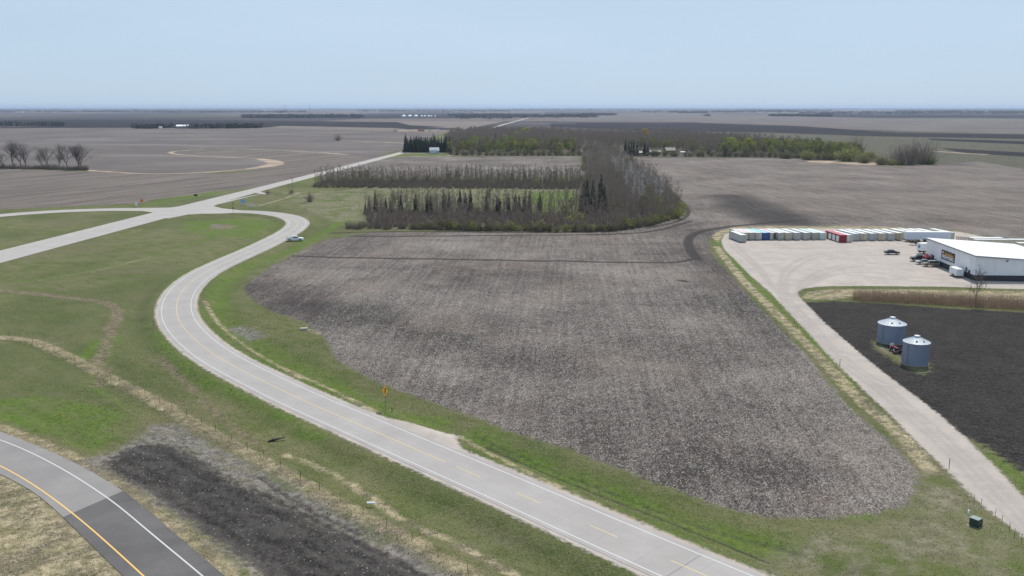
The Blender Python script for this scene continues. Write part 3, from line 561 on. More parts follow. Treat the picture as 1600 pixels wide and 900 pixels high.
M['siding'] = paint('pale_siding', (.56, .60, .68), .7, .05); M['shingle'] = paint('grey_shingles', (.36, .39, .44), .8, .1); M['brownr'] = paint('brown_roof', (.28, .25, .22), .8, .1); M['brown'] = paint('brown_siding', (.10, .075, .06), .8, .1)
M['orange'] = paint('orange_machine_paint', (.45, .12, .05), .5, .1); M['concrete'] = paint('concrete', (.40, .39, .37), .8, .1); M['pile'] = paint('sand_pile', (.34, .27, .20), .95, .15)
M['gold'] = paint('gold_lettering', (.75, .42, .06), .5, .02); M['signw'] = paint('white_lettering', (.8, .8, .8), .5, .02); M['signred'] = paint('red_emblem', (.55, .08, .06), .5, .02); M['emblem'] = paint('blue_emblem', (.10, .20, .38), .5, .02)
M['signblue'] = paint('pale_blue_sign', (.28, .42, .58), .5, .04)
def ribbed(name, col, axis='x', pitch=.4, rough=.5, metal=0.0):
    t = NT(name, rough, .4, metal); p = t.objco(); s = t.n('ShaderNodeSeparateXYZ'); t.put(p, s.inputs[0])
    f = t.m('FRACT', t.m('DIVIDE', s.outputs[axis.upper()], pitch)); r = t.m('PINGPONG', f, .5)
    n = t.noise(t.mapping(p, (1, 1, .25)), .6, 5, .6); t.col(t.mix(t.rng(n, .35, .75), col, tuple(c*.86 for c in col))); t.bump(t.rng(r, .30, .45, 0, 1, True), .10, .01); return t.mat
M['wallrib'] = ribbed('ribbed_white_wall', (.72, .72, .74), 'x', .6); M['wallriby'] = ribbed('ribbed_white_side_wall', (.72, .72, .74), 'y', .6); M['roofrib'] = ribbed('ribbed_white_roof', (.78, .77, .78), 'x', .9)
M['binwall'] = ribbed('shade_blue_bin_steel', (.225, .262, .345), 'z', .14, .5, .3); M['binroof'] = paint('zinc_roof', (.50, .53, .57), .6, .06, .1, scale=.8)  # bin wall colour carries the blue shade of the side facing the camera

# ------------------------------------------------------------------ shipping containers
CT_L, CT_W, CT_H = 11.6, 2.42, 2.6
def corrugated(x, y0, y1, z0, z1, depth, nper, flip):
    vs = []; fs = []; ys = np.linspace(y0, y1, nper*4+1)
    for i, y in enumerate(ys):
        d = depth if (i % 4) in (1, 2) else 0
        vs += [(x + (d if flip else -d), y, z0), (x + (d if flip else -d), y, z1)]
    for i in range(len(ys)-1): fs.append((2*i, 2*i+2, 2*i+3, 2*i+1))
    return vs, fs
def make_container(door_open=False):
    r = empty('shipping_container'); hw = CT_W/2; b = MB()
    for s, fp in ((-hw+.04, True), (hw-.04, False)): b.add(*corrugated(s, .06, CT_L-.06, .16, CT_H-.1, .04, 14, fp))
    b.box(-hw+.03, hw-.03, CT_L-.05, CT_L, .16, CT_H-.1); b.box(-hw, hw, .02, CT_L, .03, .15)
    for x in (-hw, hw-.12):
        for y in (0, CT_L-.14): b.box(x, x+.12, y, y+.14, .02, CT_H-.001)
        b.box(x+.01, x+.11, .14, CT_L-.14, CT_H-.14, CT_H-.004)
    b.box(-hw+.12, hw-.12, 0, .12, CT_H-.16, CT_H-.004); b.box(-hw+.12, hw-.12, 0, .12, .03, .16)
    b.box(-hw+.08, hw-.08, .10, .13, .16, CT_H-.16)
    b.build('body', M['greyp'], r)
    t = MB(); t.box(-hw+.13, hw-.13, .13, CT_L-.15, CT_H-.04, CT_H-.012)
    for i in range(9): y = .5 + i*1.22; t.box(-hw+.2, hw-.2, y, y+.5, CT_H-.012, CT_H+.006)
    t.build('roof', M['white'], r)
    for k, x in enumerate((-hw+.13, .01)):
        d = MB(); d.box(x, x+hw-.15, .03, .09, .18, CT_H-.18)
        for i in range(4): z = .35 + i*.52; d.box(x+.06, x+hw-.22, .005, .03, z, z+.3)
        dd = d.build('door', M['greyp'], r)
        for xx in (x+.3, x+.75): MB().tube((xx, -.01, .2), (xx, -.01, CT_H-.2), .022, n=6).build('locking_bar', M['steel'], dd)
    return r
proto_c = make_container()
def setmat(o, m):
    for s in o.material_slots: s.link = 'OBJECT'; s.material = m
def container(px, py, rz, bodym, doorm, roofm, label, first=[True], shift=0.0):
    o = proto_c if first[0] else copy_tree(proto_c); first[0] = False
    q = P(px, py); o.location = (q.x + math.cos(rz)*CT_W/2, q.y + math.sin(rz)*CT_W/2, .04); o.rotation_euler = (0, 0, rz)
    if shift: o.location.x += -math.sin(rz)*shift; o.location.y += math.cos(rz)*shift
    k = 0
    for ch in o.children:
        if ch.name.startswith('roof'): setmat(ch, roofm)
        elif ch.name.startswith('door'): setmat(ch, doorm[k % len(doorm)] if isinstance(doorm, list) else doorm); k += 1
        else: setmat(ch, bodym)
    tag(o, label, 'shipping container', 'shipping containers lined up along the gravel lot'); return o
RZ = math.radians(11)
ords = ['first', 'second', 'third', 'fourth', 'fifth', 'sixth', 'seventh', 'eighth', 'ninth']
container(1156.5, 378.5, RZ*.6, M['greyp'], M['greyp'], M['white'], 'grey shipping container at the grassy end of the row, set forward of the others')
rowA = [(1160.4, 'olive', 'cream', 'pinkr', 'pale roofed shipping container half hidden behind the forward grey one'),
 (1170.8, 'olive', 'olive', 'pinkr', 'shipping container with dull pink roof, second before the blue container'),
 (1181, 'greyp', ['greyp', 'pinkr'], 'teal', 'shipping container with pale green roof and grey doors, directly before the blue container'),
 (1192, 'blue', 'blue', 'lblue', 'bright blue shipping container with pale blue roof'),
 (1203.4, 'greyp', ['greyp', 'black'], 'pinkr', 'grey shipping container next after the blue one, dark gap on its far side'),  # black door leaf stands for the shadow in the gap beside it
 (1216, 'greyp', ['olive', 'greyp'], 'white', 'second shipping container after the blue one, grey doors and white roof'),
 (1227.6, 'cream', ['tanp', 'greyp'], 'white', 'third shipping container after the blue one, with one yellowish door'),
 (1241.4, 'greyp', 'greyp', 'white', 'fourth shipping container after the blue one, between two dark gaps'),
 (1256.6, 'greyp', ['greyp', 'olive'], 'white', 'third shipping container before the dark red shed, grey doors'),
 (1269.8, 'olive', 'olive', 'teal', 'second shipping container before the dark red shed, olive grey doors'),
 (1281.6, 'teal', ['teal', 'pinkr'], 'white', 'shipping container next before the dark red shed, greenish door')]
for px, b, d, r_, lab in rowA:
    container(px, 374.9, RZ, M[b], [M[q] for q in d] if isinstance(d, list) else M[d], M[r_], lab)
rowB = [(1322.6, 378.4, 'cream', ['white', 'cream'], 'white', 'white shipping container standing against the dark red shed'),
 (1333.2, 376.4, 'bluegrey', ['bluegrey', 'greyp'], 'white', 'second shipping container after the dark red shed, blue grey doors'),
 (1345.4, 376, 'cream', ['tanp', 'cream'], 'white', 'third shipping container after the dark red shed, cream doors beside a dark gap'),
 (1360, 376, 'bluegrey', ['bluegrey', 'olive'], 'white', 'fourth shipping container after the dark red shed, blue grey doors'),
 (1374.2, 375.8, 'cream', ['tanp', 'cream'], 'white', 'fifth shipping container after the dark red shed, yellowish doors'),
 (1388.4, 375.8, 'bluegrey', ['bluegrey', 'greyp'], 'white', 'second shipping container before the long semi-trailer, blue grey doors'),
 (1401.6, 375.2, 'tanp', ['tanp', 'cream'], 'white', 'tan doored shipping container right beside the end of the long semi-trailer')]
for px, py, b, d, r_, lab in rowB: container(px, py, RZ, M[b], [M[q] for q in d], M[r_], lab)
for i, px in enumerate((1417, 1430.5, 1444, 1457.5)):
    container(px, 374.4, RZ, M['cream'], M['cream'], M['white'], f'{ords[i]} of four white roofed shipping containers behind the long semi-trailer, counted from the red shed')
container(1481.8, 374.6, RZ, M['cream'], M['cream'], M['white'], 'cream shipping container at the field corner, just past the long semi-trailer')
for i, (px, py, rr_) in enumerate(((1511, 381.5, -96), (1518, 384.2, -97), (1570, 384.3, -98), (1585, 390, -98), (1600, 398, -98))):
    q = P(px, py); o = container(px, py, math.radians(rr_+5), M['cream'], M['cream'], M['white'], f'{ords[i]} white roofed shipping container behind the white metal building, counted from the stubble field')

# red storage shed made from a container with roller doors
r = empty('storage_shed', (0,0,0)); q = P(1312.4, 379); r.location = (q.x, q.y, .03); r.rotation_euler = (0, 0, RZ*.5)
b = MB(); b.box(0, 2.5, 0, 12.2, 0, 2.62); b.build('body', M['red'], r, bevel=.03)
b = MB(); b.box(-.08, 2.58, -.06, 12.26, 2.623, 2.72)
for i in range(8): b.box(-.06, 2.56, .4+i*1.5, .46+i*1.5, 2.72, 2.76)
b.build('roof', M['redtop'], r)
for y0 in (1.0, 4.1, 7.2, 10.2)[:3]:
    d = MB(); d.box(-.03, .001, y0, y0+2.2, .08, 2.15)
    for i in range(9): d.box(-.045, -.03, y0+.02, y0+2.18, .12+i*.225, .28+i*.225)
    d.build('roller_door', M['white'], r)
tag(r, 'dark red storage shed with white roller doors among the shipping containers', 'storage shed')

# semi-trailer
def wheel(parent, x, y, r=.5, wd=.3, side=1, axis='y', name='wheel'):
    m = MB(); m.cyl((x, y-wd/2, r), r, wd, 'y', 18); wo = m.build(name, M['tyre'], parent, bevel=.03)
    m = MB(); m.cyl((x, y + (wd/2+.005 if side > 0 else -wd/2-.015), r), r*.56, .01, 'y', 14); m.build('rim', M['rim'], wo); return wo
r = empty('semi_trailer'); q = P(1416, 377); r.location = (q.x+8, q.y+1.2, .04); r.rotation_euler = (0,0,math.radians(-1.5))
b = MB(); b.box(-8, 8, -1.28, 1.28, .55, 3.3)
for i in range(26): x = -7.85 + i*.61; b.box(x, x+.04, -1.30, 1.30, .62, 3.22)
b.build('box_body', M['siding'], r); MB().box(-8.02, 8.02, -1.3, 1.3, 3.3, 3.36).build('roof', M['white'], r)
MB().box(-8.04, -8.0, -1.2, 1.2, .6, 3.25).build('rear_door', M['white'], r)
MB().box(-7.2, 7.2, -.5, .5, .38, .55).build('chassis', M['black'], r)
for x in (-6.6, -5.3):
    for y in (-1.05, 1.05): wheel(r, x, y, .5, .4, -1 if y < 0 else 1)
for y in (-.7, .7): MB().box(4.5, 4.65, y-.06, y+.06, 0, .6).build('landing_leg', M['post'], r)
tag(r, 'long pale blue box semi-trailer parked broadside in front of containers', 'semi-trailer')

# dark flatbed trailer with pallets
r = empty('flatbed_trailer'); q = P(1426, 383); r.location = (q.x+2.5, q.y+1.0, .04); r.rotation_euler = (0,0,math.radians(-3))
b = MB(); b.box(-3.2, 3.6, -1.1, 1.1, .62, .75); b.box(-3.2, 3.6, -1.1, -1.02, .75, 1.0); b.box(-3.2, 3.6, 1.02, 1.1, .75, 1.0); b.build('deck', M['rust'], r)
for x in (-.6, .4):
    for y in (-.95, .95): wheel(r, x, y, .36, .22, -1 if y < 0 else 1)
MB().box(3.6, 5.0, -.05, .05, .5, .6).build('tow_bar', M['black'], r)
tag(r, 'dark red flatbed trailer in front of the long semi-trailer', 'trailer')
for i, (x, y, m, hh, lab) in enumerate(((-.4, 0, 'wood', 1.1, 'stacked brown crate on the dark red flatbed trailer, over its wheels'), (1.9, .1, 'black', 1.2, 'black crate on the dark red flatbed trailer, near its tow bar'), (.8, -.2, 'cream', .9, 'small cream crate between the brown and black crates on the flatbed trailer'))):
    b = MB(); b.box(-.5, .5, -.45, .45, .0, hh)
    for z in np.arange(.1, hh, .25): b.box(-.52, .52, -.47, .47, z, z+.08)
    o = b.build('crate', M[m]); c = r.location; o.location = (c.x+x, c.y+y, .80); tag(o, lab, 'crate', 'crates on the flatbed trailer')

# ------------------------------------------------------------------ white metal building
BR = math.radians(-3.4)
B = empty('metal_building', (130.5, 243.2, .03), BR); BW, BL, HW_, HE_ = 27.0, 34.0, 6.95, 5.2
def endwall(y0, y1): b = MB(); b.prism([(0,1.5),(BW,1.5),(BW,HE_),(0,HW_)], y0, y1); return b.build('wall', M['wallrib'], B)
endwall(0, .15); endwall(BL-.15, BL)
MB().box(0, .15, .15, BL-.15, 1.5, HW_).build('wall', M['wallriby'], B); MB().box(BW-.15, BW, .15, BL-.15, 1.5, HE_).build('wall', M['wallriby'], B)
b = MB(); b.box(-.03, BW+.03, -.03, .16, 0, 1.5); b.box(-.03, BW+.03, BL-.16, BL+.03, 0, 1.5); b.box(-.03, .16, .16, BL-.16, 0, 1.5); b.box(BW-.16, BW+.03, .16, BL-.16, 0, 1.5); b.build('wainscot', M['base'], B)  # band drawn taller than the wainscot, taking in the shadow at its foot
b = MB(); b.prism([(-.3,HW_+.03),(BW+.3,HE_+.01),(BW+.3,HE_+.18),(-.3,HW_+.2)], -.25, BL+.25)
n_ = 22
for i in range(1, n_): y = -.25 + i*(BL+.5)/n_; b.prism([(-.3,HW_+.2),(BW+.3,HE_+.18),(BW+.3,HE_+.215),(-.3,HW_+.235)], y-.03, y+.03)
rf = b.build('roof', M['roofrib'], B)
b = MB(); b.prism([(-.34,HW_-.12),(BW+.34,HE_-.14),(BW+.34,HE_+.02),(-.34,HW_+.04)], -.31, -.255); b.box(-.36, -.305, -.25, BL+.25, HW_-.12, HW_+.06); b.build('trim', M['post'], B)
b = MB(); b.box(-.06, -.032, 2.6, 3.7, .05, 2.35); dr = b.build('door', M['black'], B); MB().box(-.1, -.06, 2.75, 2.85, 1.0, 1.15).build('handle', M['rim'], dr)
b = MB(); b.box(-.06, -.002, 4.6, 5.5, 1.7, 2.9); b.build('window', M['glass'], B)
b = MB(); b.box(-.06, -.032, 27.6, 30.2, .05, 2.5); dr = b.build('door', M['glass'], B); MB().box(-.09, -.06, 28.85, 28.95, .05, 2.5).build('frame', M['white'], dr)
b = MB(); b.box(17.0, 19.4, -.06, -.031, .1, 2.6); b.build('door', M['black'], B)
b = MB(); b.cyl((8.6, -.12, 5.6), .28, .12, 'y', 12); b.box(8.3, 8.9, -.3, -.12, 5.7, 5.85); b.build('wall_lamp', M['post'], B)
tag(B, 'large white metal building with dark wainscot and shadow band, and black sign board', 'building')
# its sign board
sg = MB(); sg.box(-.1, -.02, 13.1, 22.4, 2.5, 5.3); SG = sg.build('wall_sign', M['black'], B)
def text_mesh(txt, size, depth=.02, shear=0.0):
    cu = bpy.data.curves.new('lettering', 'FONT'); cu.body = txt; cu.size = size; cu.extrude = depth; cu.align_x = 'CENTER'; cu.align_y = 'CENTER'; cu.shear = shear; cu.offset = .02
    o = bpy.data.objects.new('lettering', cu); C.objects.link(o); dg = bpy.context.evaluated_depsgraph_get(); me = bpy.data.meshes.new_from_object(o.evaluated_get(dg)); bpy.data.objects.remove(o); return me
me = text_mesh('FIREWORKS', 1.5); me.materials.append(M['signw']); lt = bpy.data.objects.new('lettering', me); link(lt, SG)
lt.matrix_local = Matrix(((0,0,-1,-.125),(-1,0,0,17.75),(0,1,0,3.3),(0,0,0,1)))
lt.scale = (1.0, 1.0, 1.0)
b = MB()                                            # worn script line: slanted strokes on a swash
for i in range(9):
    y = 19.7 - i*.66; hgt = .80 if i in (0, 4, 6) else .48
    b.box(-.13, -.10, y-.12, y+.10, 4.18, 4.18+hgt, 0); b.box(-.131, -.101, y-.42, y-.12, 4.18, 4.32)
b.box(-.13, -.10, 13.6, 20.0, 3.98, 4.06); b.build('script_lettering', M['gold'], SG)
b = MB(); b.cyl((-.14, 21.2, 4.55), .52, .04, 'x', 20); em = b.build('emblem', M['signred'], SG); b = MB(); b.cyl((-.16, 21.2, 4.55), .30, .02, 'x', 16); b.build('emblem_center', M['signw'], em)

# red entrance canopy
r = empty('entrance_canopy', tuple(B.matrix_basis @ Vector((-1.6, 29.0, 0)))); r.rotation_euler = (0,0,BR)
b = MB(); b.add([(-1.7,-2.0,2.5),(1.5,-2.0,2.5),(1.5,2.0,2.5),(-1.7,2.0,2.5),(-.1,-.3,4.0),(-.1,.3,4.0)], [(0,1,4),(1,2,5,4),(2,3,5),(3,0,4,5),(0,3,2,1)]); b.box(-1.72, 1.52, -2.02, -1.98, 2.2, 2.5); b.box(-1.72, -1.68, -1.98, 1.98, 2.2, 2.5); b.build('canvas', M['redc'], r)
for x in (-1.6, 1.4):
    for y in (-1.9, 1.9): MB().box(x-.04, x+.04, y-.04, y+.04, 0, 2.5).build('post', M['post'], r)
r.scale = (.55, .62, .72)
tag(r, 'red peaked canopy by the entrance at the far end of the white building', 'canopy')

# ------------------------------------------------------------------ vehicles
def vehicle(name, loc, rz, L, Wd, body, cabin, mat, zin, wr, wx, label, cat, glass_prof=None, extra=None, roofm=None, group=None):
    r = empty(name, loc, rz); hw = Wd/2
    b = MB(); b.prism(body, -hw, hw, 0); b.build('body', mat, r, bevel=.05)
    b = MB(); b.prism(cabin, -hw+.08, hw-.08, 0, .18, zin); b.build('cabin', roofm or mat, r, bevel=.03)
    # side windows and screens a few mm proud of the cabin
    zs = [z for x, z in cabin]; z0, z1 = min(zs), max(zs); xs0 = [x for x, z in cabin if z < z0+.05]; xs1 = [x for x, z in cabin if z > z1-.12]
    xa, xb, xc, xd = min(xs0), max(xs0), min(xs1), max(xs1); g0, g1 = z0+.1*(z1-z0), z0+.82*(z1-z0)
    for s in (-1, 1):
        def yy(z): return s*(hw-.08 - .18*(z-z0)/(z1-z0) + .035)
        def xl(z, o): t = (z-z0)/(z1-z0); return xa+(xc-xa)*t + o
        def xr(z, o): t = (z-z0)/(z1-z0); return xb+(xd-xb)*t + o
        b = MB(); b.add([(xl(g0,.18), yy(g0), g0), (xr(g0,-.2), yy(g0), g0), (xr(g1,-.12), yy(g1), g1), (xl(g1,.14), yy(g1), g1)], [(0,1,2,3)]); b.build('side_window', M['glass'], r, fix=False)
    for sx, fn in ((-1, 'rear_window'), (1, 'windscreen')):
        X0 = (xa if sx < 0 else xb) + sx*.03; X1 = (xc if sx < 0 else xd) + sx*.03; f = lambda z: X0 + (X1-X0)*(z-z0)/(z1-z0)
        b = MB(); b.add([(f(g0), -hw+.25, g0), (f(g0), hw-.25, g0), (f(g1), hw-.38, g1), (f(g1), -hw+.38, g1)], [(0,1,2,3)]); b.build(fn, M['glass'], r, fix=False)
    for x in wx:
        for s in (-1, 1): wheel(r, x, s*(hw-.1), wr, .24, s)
    for s in (-1, 1):
        b = MB(); b.box(L/2-.03, L/2+.02, s*hw*.78-.17, s*hw*.78+.17, wr+.28, wr+.44); b.build('headlight', M['light'], r)
        b = MB(); b.box(-L/2-.02, -L/2+.03, s*hw*.86-.1, s*hw*.86+.1, wr+.25, wr+.5); b.build('tail_light', M['tail'], r)
    if extra: extra(r)
    return tag(r, label, cat, group)
def arch_body(L, hood, belt, deck, wx, wr, z0=.26):
    pts = [(-L/2, z0+.12), (-L/2+.08, z0)]
    for x in wx:
        for a in np.linspace(PI, 0, 7): pts.append((x + (wr+.07)*math.cos(a), max(z0, wr*.98 + (wr+.07)*math.sin(a))))
    pts += [(L/2-.08, z0), (L/2, z0+.18), (L/2-.02, hood-.1), (L/2-.18, hood), (L*.22, belt), (-L*.3, belt), (-L/2+.1, deck), (-L/2, deck-.1)]
    return pts
def sedan(px, py, rz, mat, label, L=4.75):
    q = P(px, py)
    return vehicle('sedan', (q.x, q.y, .04), rz, L, 1.8, arch_body(L, .78, .92, .95, (-1.38, 1.42), .33), [(-1.75,.90),(1.15,.90),(.35,1.42),(-.95,1.42)], mat, 1.3, .33, (-1.38, 1.42), label, 'car')
def suv(px, py, rz, mat, label, roofm=None, L=4.8):
    q = P(px, py)
    return vehicle('sport_utility_car', (q.x, q.y, .04), rz, L, 1.9, arch_body(L, 1.02, 1.12, 1.12, (-1.42, 1.48), .38), [(-2.3,1.10),(1.2,1.10),(.55,1.78),(-2.15,1.78)], mat, 1.6, .38, (-1.42, 1.48), label, 'car', roofm=roofm)
def pickup(px, py, rz, mat, label, L=5.9, roofm=None):
    q = P(px, py); wx = (-1.85, 1.9)
    def bed(r):
        b = MB(); b.box(-2.85, -.85, -.8, .8, 1.235, 1.25); b.build('bed_liner', M['black'], r)
        b = MB(); b.box(-3.02, -2.92, -.8, .8, .42, .58); b.box(2.92, 3.0, -.85, .85, .42, .62); b.build('bumper', M['rim'], r)
        for s in (-1, 1): MB().box(.95, 1.12, s*1.0-.1, s*1.0+.1, 1.2, 1.4).build('side_mirror', M['black'], r)
    return vehicle('pickup_truck', (q.x, q.y, .04), rz, L, 1.98, arch_body(L, 1.14, 1.24, 1.24, wx, .41, .42), [(-.8,1.22),(1.45,1.22),(.75,1.86),(-.6,1.86)], mat, 1.7, .41, wx, label, 'pickup truck', extra=bed, roofm=roofm)
pickup(461, 376.6, math.radians(8), M['white'], 'white pickup truck parked on the grass beside the road bend')
sedan(1393.5, 397, math.radians(-3), M['navy'], 'navy blue sedan parked alone on the gravel lot')
pickup(1437, 407.5, math.radians(172), M['carblk'], 'black pickup truck in front of the red canopy', L=5.6)
sedan(1443, 412.2, math.radians(176), M['silver'], 'silver grey car between the black pickup and the khaki one')
suv(1454, 416, math.radians(177), M['khaki'], 'khaki sport utility car with a pale roof, in front of the building', roofm=M['silver'])
# box truck beyond the corner of the building
q = P(1439, 396.8); r = empty('box_truck', (q.x, q.y, .04), math.radians(14))
b = MB(); b.box(0, 6.6, 0, 2.4, .95, 3.45); b.build('cargo_box', M['white'], r, bevel=.04)
b = MB(); b.prism([(6.75,.5),(8.7,.5),(8.7,1.5),(8.2,1.7),(7.9,2.5),(6.75,2.5)], .1, 2.3); cb = b.build('cab', M['white'], r, bevel=.05); MB().add([(8.24,.25,1.75),(8.24,2.15,1.75),(7.95,2.1,2.4),(7.95,.3,2.4)], [(0,1,2,3)]).build('windscreen', M['glass'], cb, fix=False)
MB().box(.2, 8.4, .5, 1.9, .5, .95).build('chassis', M['black'], r)
for x in (1.3, 7.5):
    for y in (.2, 2.2): wheel(r, x, y, .45, .3, -1 if y < 1 else 1)
b = MB(); b.cyl((-.03, 1.2, 2.3), .55, .03, 'x', 18); b.build('emblem', M['emblem'], r)
for y in (-.25, 2.6): MB().box(6.9, 7.0, y-.12, y+.12, 1.6, 2.0).build('side_mirror', M['black'], r)
tag(r, 'white box truck with round blue emblem parked past the building corner', 'truck')
# enclosed cargo trailer
q = P(1493.5, 433.6); r = empty('cargo_trailer', (q.x, q.y, .04), math.radians(-3))
b = MB(); b.box(0, 2.1, 0, 4.7, .4, 2.35); b.build('box_body', M['white'], r, bevel=.06)
MB().box(.05, 2.05, -.03, .0, .45, 2.25).build('rear_door', M['wallw'], r)
MB().box(.02, 2.08, .03, 4.67, 2.352, 2.38).build('roof', M['roofw'], r)
for y in (1.7, 2.5):
    for x in (.02, 2.08):
        m = MB(); m.cyl((x-.1, y, .34), .34, .2, 'x', 16); wo = m.build('wheel', M['tyre'], r); m = MB(); m.cyl((x-.115 if x < 1 else x+.1, y, .34), .18, .015, 'x', 12); m.build('rim', M['rim'], wo)
MB().box(-.06, -.0, 1.2, 3.0, .68, .74).build('fender', M['rim'], r)
b = MB(); b.tube((.3, 4.7, .45), (1.05, 6.0, .45), .04); b.tube((1.8, 4.7, .45), (1.05, 6.0, .45), .04); b.build('tow_bar', M['black'], r)
tag(r, 'white enclosed cargo trailer parked along the wall of the white building', 'cargo trailer')

# ------------------------------------------------------------------ grain bins
def grain_bin(px, py, R_, Hw, label):
    q = P(px, py); r = empty('grain_bin', (q.x, q.y, -.05))
    b = MB(); b.cyl((0,0,0), R_+.08, .18, n=40); b.build('foundation', M['pile'], r)
    b = MB(); n = 56; rings = int(Hw/.09)
    vs = []; 
    for k in range(rings+1):
        rr = R_ + (.018 if k % 2 else 0); z = .18 + Hw*k/rings
        vs += [(rr*math.cos(2*PI*i/n), rr*math.sin(2*PI*i/n), z) for i in range(n)]
    b.add(vs, [(k*n+i, k*n+(i+1)%n, (k+1)*n+(i+1)%n, (k+1)*n+i) for k in range(rings) for i in range(n)]); b.build('wall', M['binwall'], r, smooth=True)
    b = MB(); nr = 24; zt = Hw+.18; rise = R_*.40; vs = []
    for i in range(nr):
        for da, dz in ((-.012, .0), (0, .05), (.012, 0)):
            a = 2*PI*i/nr + da; vs += [((R_+.12)*math.cos(a), (R_+.12)*math.sin(a), zt-.04+dz), (.42*math.cos(2*PI*i/nr+da*6), .42*math.sin(2*PI*i/nr+da*6), zt+rise+dz)]
    N = nr*3; b.add(vs, [(2*i, 2*((i+1)%N), 2*((i+1)%N)+1, 2*i+1) for i in range(N)]); rf = b.build('roof', M['binroof'], r)
    b = MB(); b.cyl((0,0,zt+rise-.02), .46, .22, n=20); b.cyl((0,0,zt+rise+.2), .56, .1, n=20, r2=.2); b.build('cap', M['binroof'], rf, bevel=.01)
    for a in (-2.0, -1.2): x, y = R_*.72*math.cos(a), R_*.72*math.sin(a); MB().cyl((x, y, zt+rise*.30), .16, .22, n=10).build('vent', M['post'], rf)
    b = MB(); a0 = -2.6
    for k in range(12): z = .5 + k*.35; b.tube(((R_+.06)*math.cos(a0-.05), (R_+.06)*math.sin(a0-.05), z), ((R_+.06)*math.cos(a0+.05), (R_+.06)*math.sin(a0+.05), z), .015, n=4)
    for d in (-.05, .05): b.tube(((R_+.07)*math.cos(a0+d), (R_+.07)*math.sin(a0+d), .3), ((R_+.07)*math.cos(a0+d), (R_+.07)*math.sin(a0+d), Hw), .02, n=4)
    b.build('ladder', M['post'], r)
    tag(r, label, 'grain bin', 'grain bins beside the gravel road'); return r
grain_bin(1391.5, 534, 2.72, 3.9, 'wider and lower grain bin, farther from the gravel road bend in black soil')
grain_bin(1429.0, 568, 2.36, 4.25, 'narrower taller grain bin with flat cap, nearer corner of the grassy pad')
q = P(1397.5, 549); r = empty('old_tractor', (q.x, q.y, -.05), math.radians(100))
MB().box(-.9, .9, -.3, .3, .55, 1.05).build('hood', M['red'], r, bevel=.05); MB().box(-1.3, -.9, -.35, .35, .6, 1.0).build('seat', M['black'], r)
b = MB(); b.box(.9, .96, -.42, .42, .55, 1.5); b.build('white_panel', M['white'], r)
for x, y, rd in ((-.9, -.6, .6), (-.9, .6, .6), (.75, -.5, .33), (.75, .5, .33)): wheel(r, x, y, rd, .25, -1 if y < 0 else 1)
MB().tube((.3, .1, 1.05), (.3, .1, 1.7), .04).build('exhaust_pipe', M['black'], r)
tag(r, 'small old dark red tractor with white panel standing between the grain bins', 'tractor')
q = P(1405, 552.5); b = MB(); b.tube((-.9,0,.3),(.9,.3,.8),.14,n=8); b.box(-1.1,-.6,-.3,.3,0,.5); tag(b.build('auger', M['rust']), 'short rusty auger lying beside the old tractor', 'auger').location = (q.x, q.y, -.05)

# ------------------------------------------------------------------ signs, posts and boxes
def place(o, px, py, dz=0.0, rz=0.0): q = P(px, py); o.location = (q.x, q.y, zat(q.x, q.y)+dz); o.rotation_euler = (0,0,rz); return o
r = place(empty('warning_sign'), 602.8, 639.6, 0, math.radians(-38))
MB().box(-.035, .035, -.03, .03, -.3, 4.1).build('post', M['post'], r)
s = .66; b = MB(); b.add([(0,-.06,3.5-1.0*s*1.41),(s*1.41*.72,-.06,3.5),(0,-.06,3.5+s*1.41),(-s*1.41*.72,-.06,3.5),(0,-.035,3.5-1.0*s*1.41),(s*1.41*.72,-.035,3.5),(0,-.035,3.5+s*1.41),(-s*1.41*.72,-.035,3.5)], [(0,1,2,3),(7,6,5,4),(0,4,5,1),(1,5,6,2),(2,6,7,3),(3,7,4,0)])
pn = b.build('sign_panel', M['signy'], r)
b = MB(); b.box(-.09, .05, -.085, -.061, 3.0, 3.45); b.box(-.0, .14, -.086, -.062, 3.4, 3.75); b.add([(-.12,-.087,3.72),(.30,-.087,3.72),(.12,-.087,4.08)], [(0,1,2)]); b.build('arrow_symbol', M['black'], pn, fix=False)
tag(r, 'yellow diamond warning sign with black arrow on a tall grey post beside the road', 'road sign')
r = place(empty('marker_post'), 612.3, 639); MB().box(-.05,.05,-.03,.03,-.2,1.2).build('post', M['rust'], r); MB().box(-.052,.052,-.035,-.031,.9,1.15).build('reflector', M['signo'], r); tag(r, 'short dark marker post beside the yellow warning sign', 'marker post')
# padmount transformer box
r = place(empty('transformer_box'), 1524.5, 820, -.05, math.radians(35))
b = MB(); b.prism([(-.75,0),(.75,0),(.75,.95),(.45,1.25),(-.75,1.25)], -.65, .65); b.build('cabinet', M['boxg'], r, bevel=.03)
b = MB(); b.prism([(-.79,1.253),(.44,1.253),(.42,1.30),(-.77,1.30)], -.68, .68); b.build('lid', M['boxtop'], r)
MB().box(-.95, .95, -.85, .85, -.15, .06).build('pad', M['concrete'], r); MB().box(.752,.76,-.02,.02,.1,.9).build('door_seam', M['black'], r)
r.scale = (.78, .78, .78)
tag(r, 'dark green transformer cabinet with pale lid on the grass near the gravel road', 'transformer cabinet')
b = MB(); b.cyl((0,0,0), .12, .5, n=10, r2=.1); o = place(b.build('marker_pipe', M['signw']), 1513, 802.5); tag(o, 'small white marker pipe in grass near the transformer cabinet', 'marker pipe')
b = MB(); b.box(-.7,.7,-.35,.35,0,.45); b.box(-.78,.78,-.42,.42,.45,.52); o = place(b.build('concrete_box', [M['concrete']]), 475, 514.5, -.05, .2); tag(o, 'small concrete box on dry grass at the stubble field edge', 'concrete box')
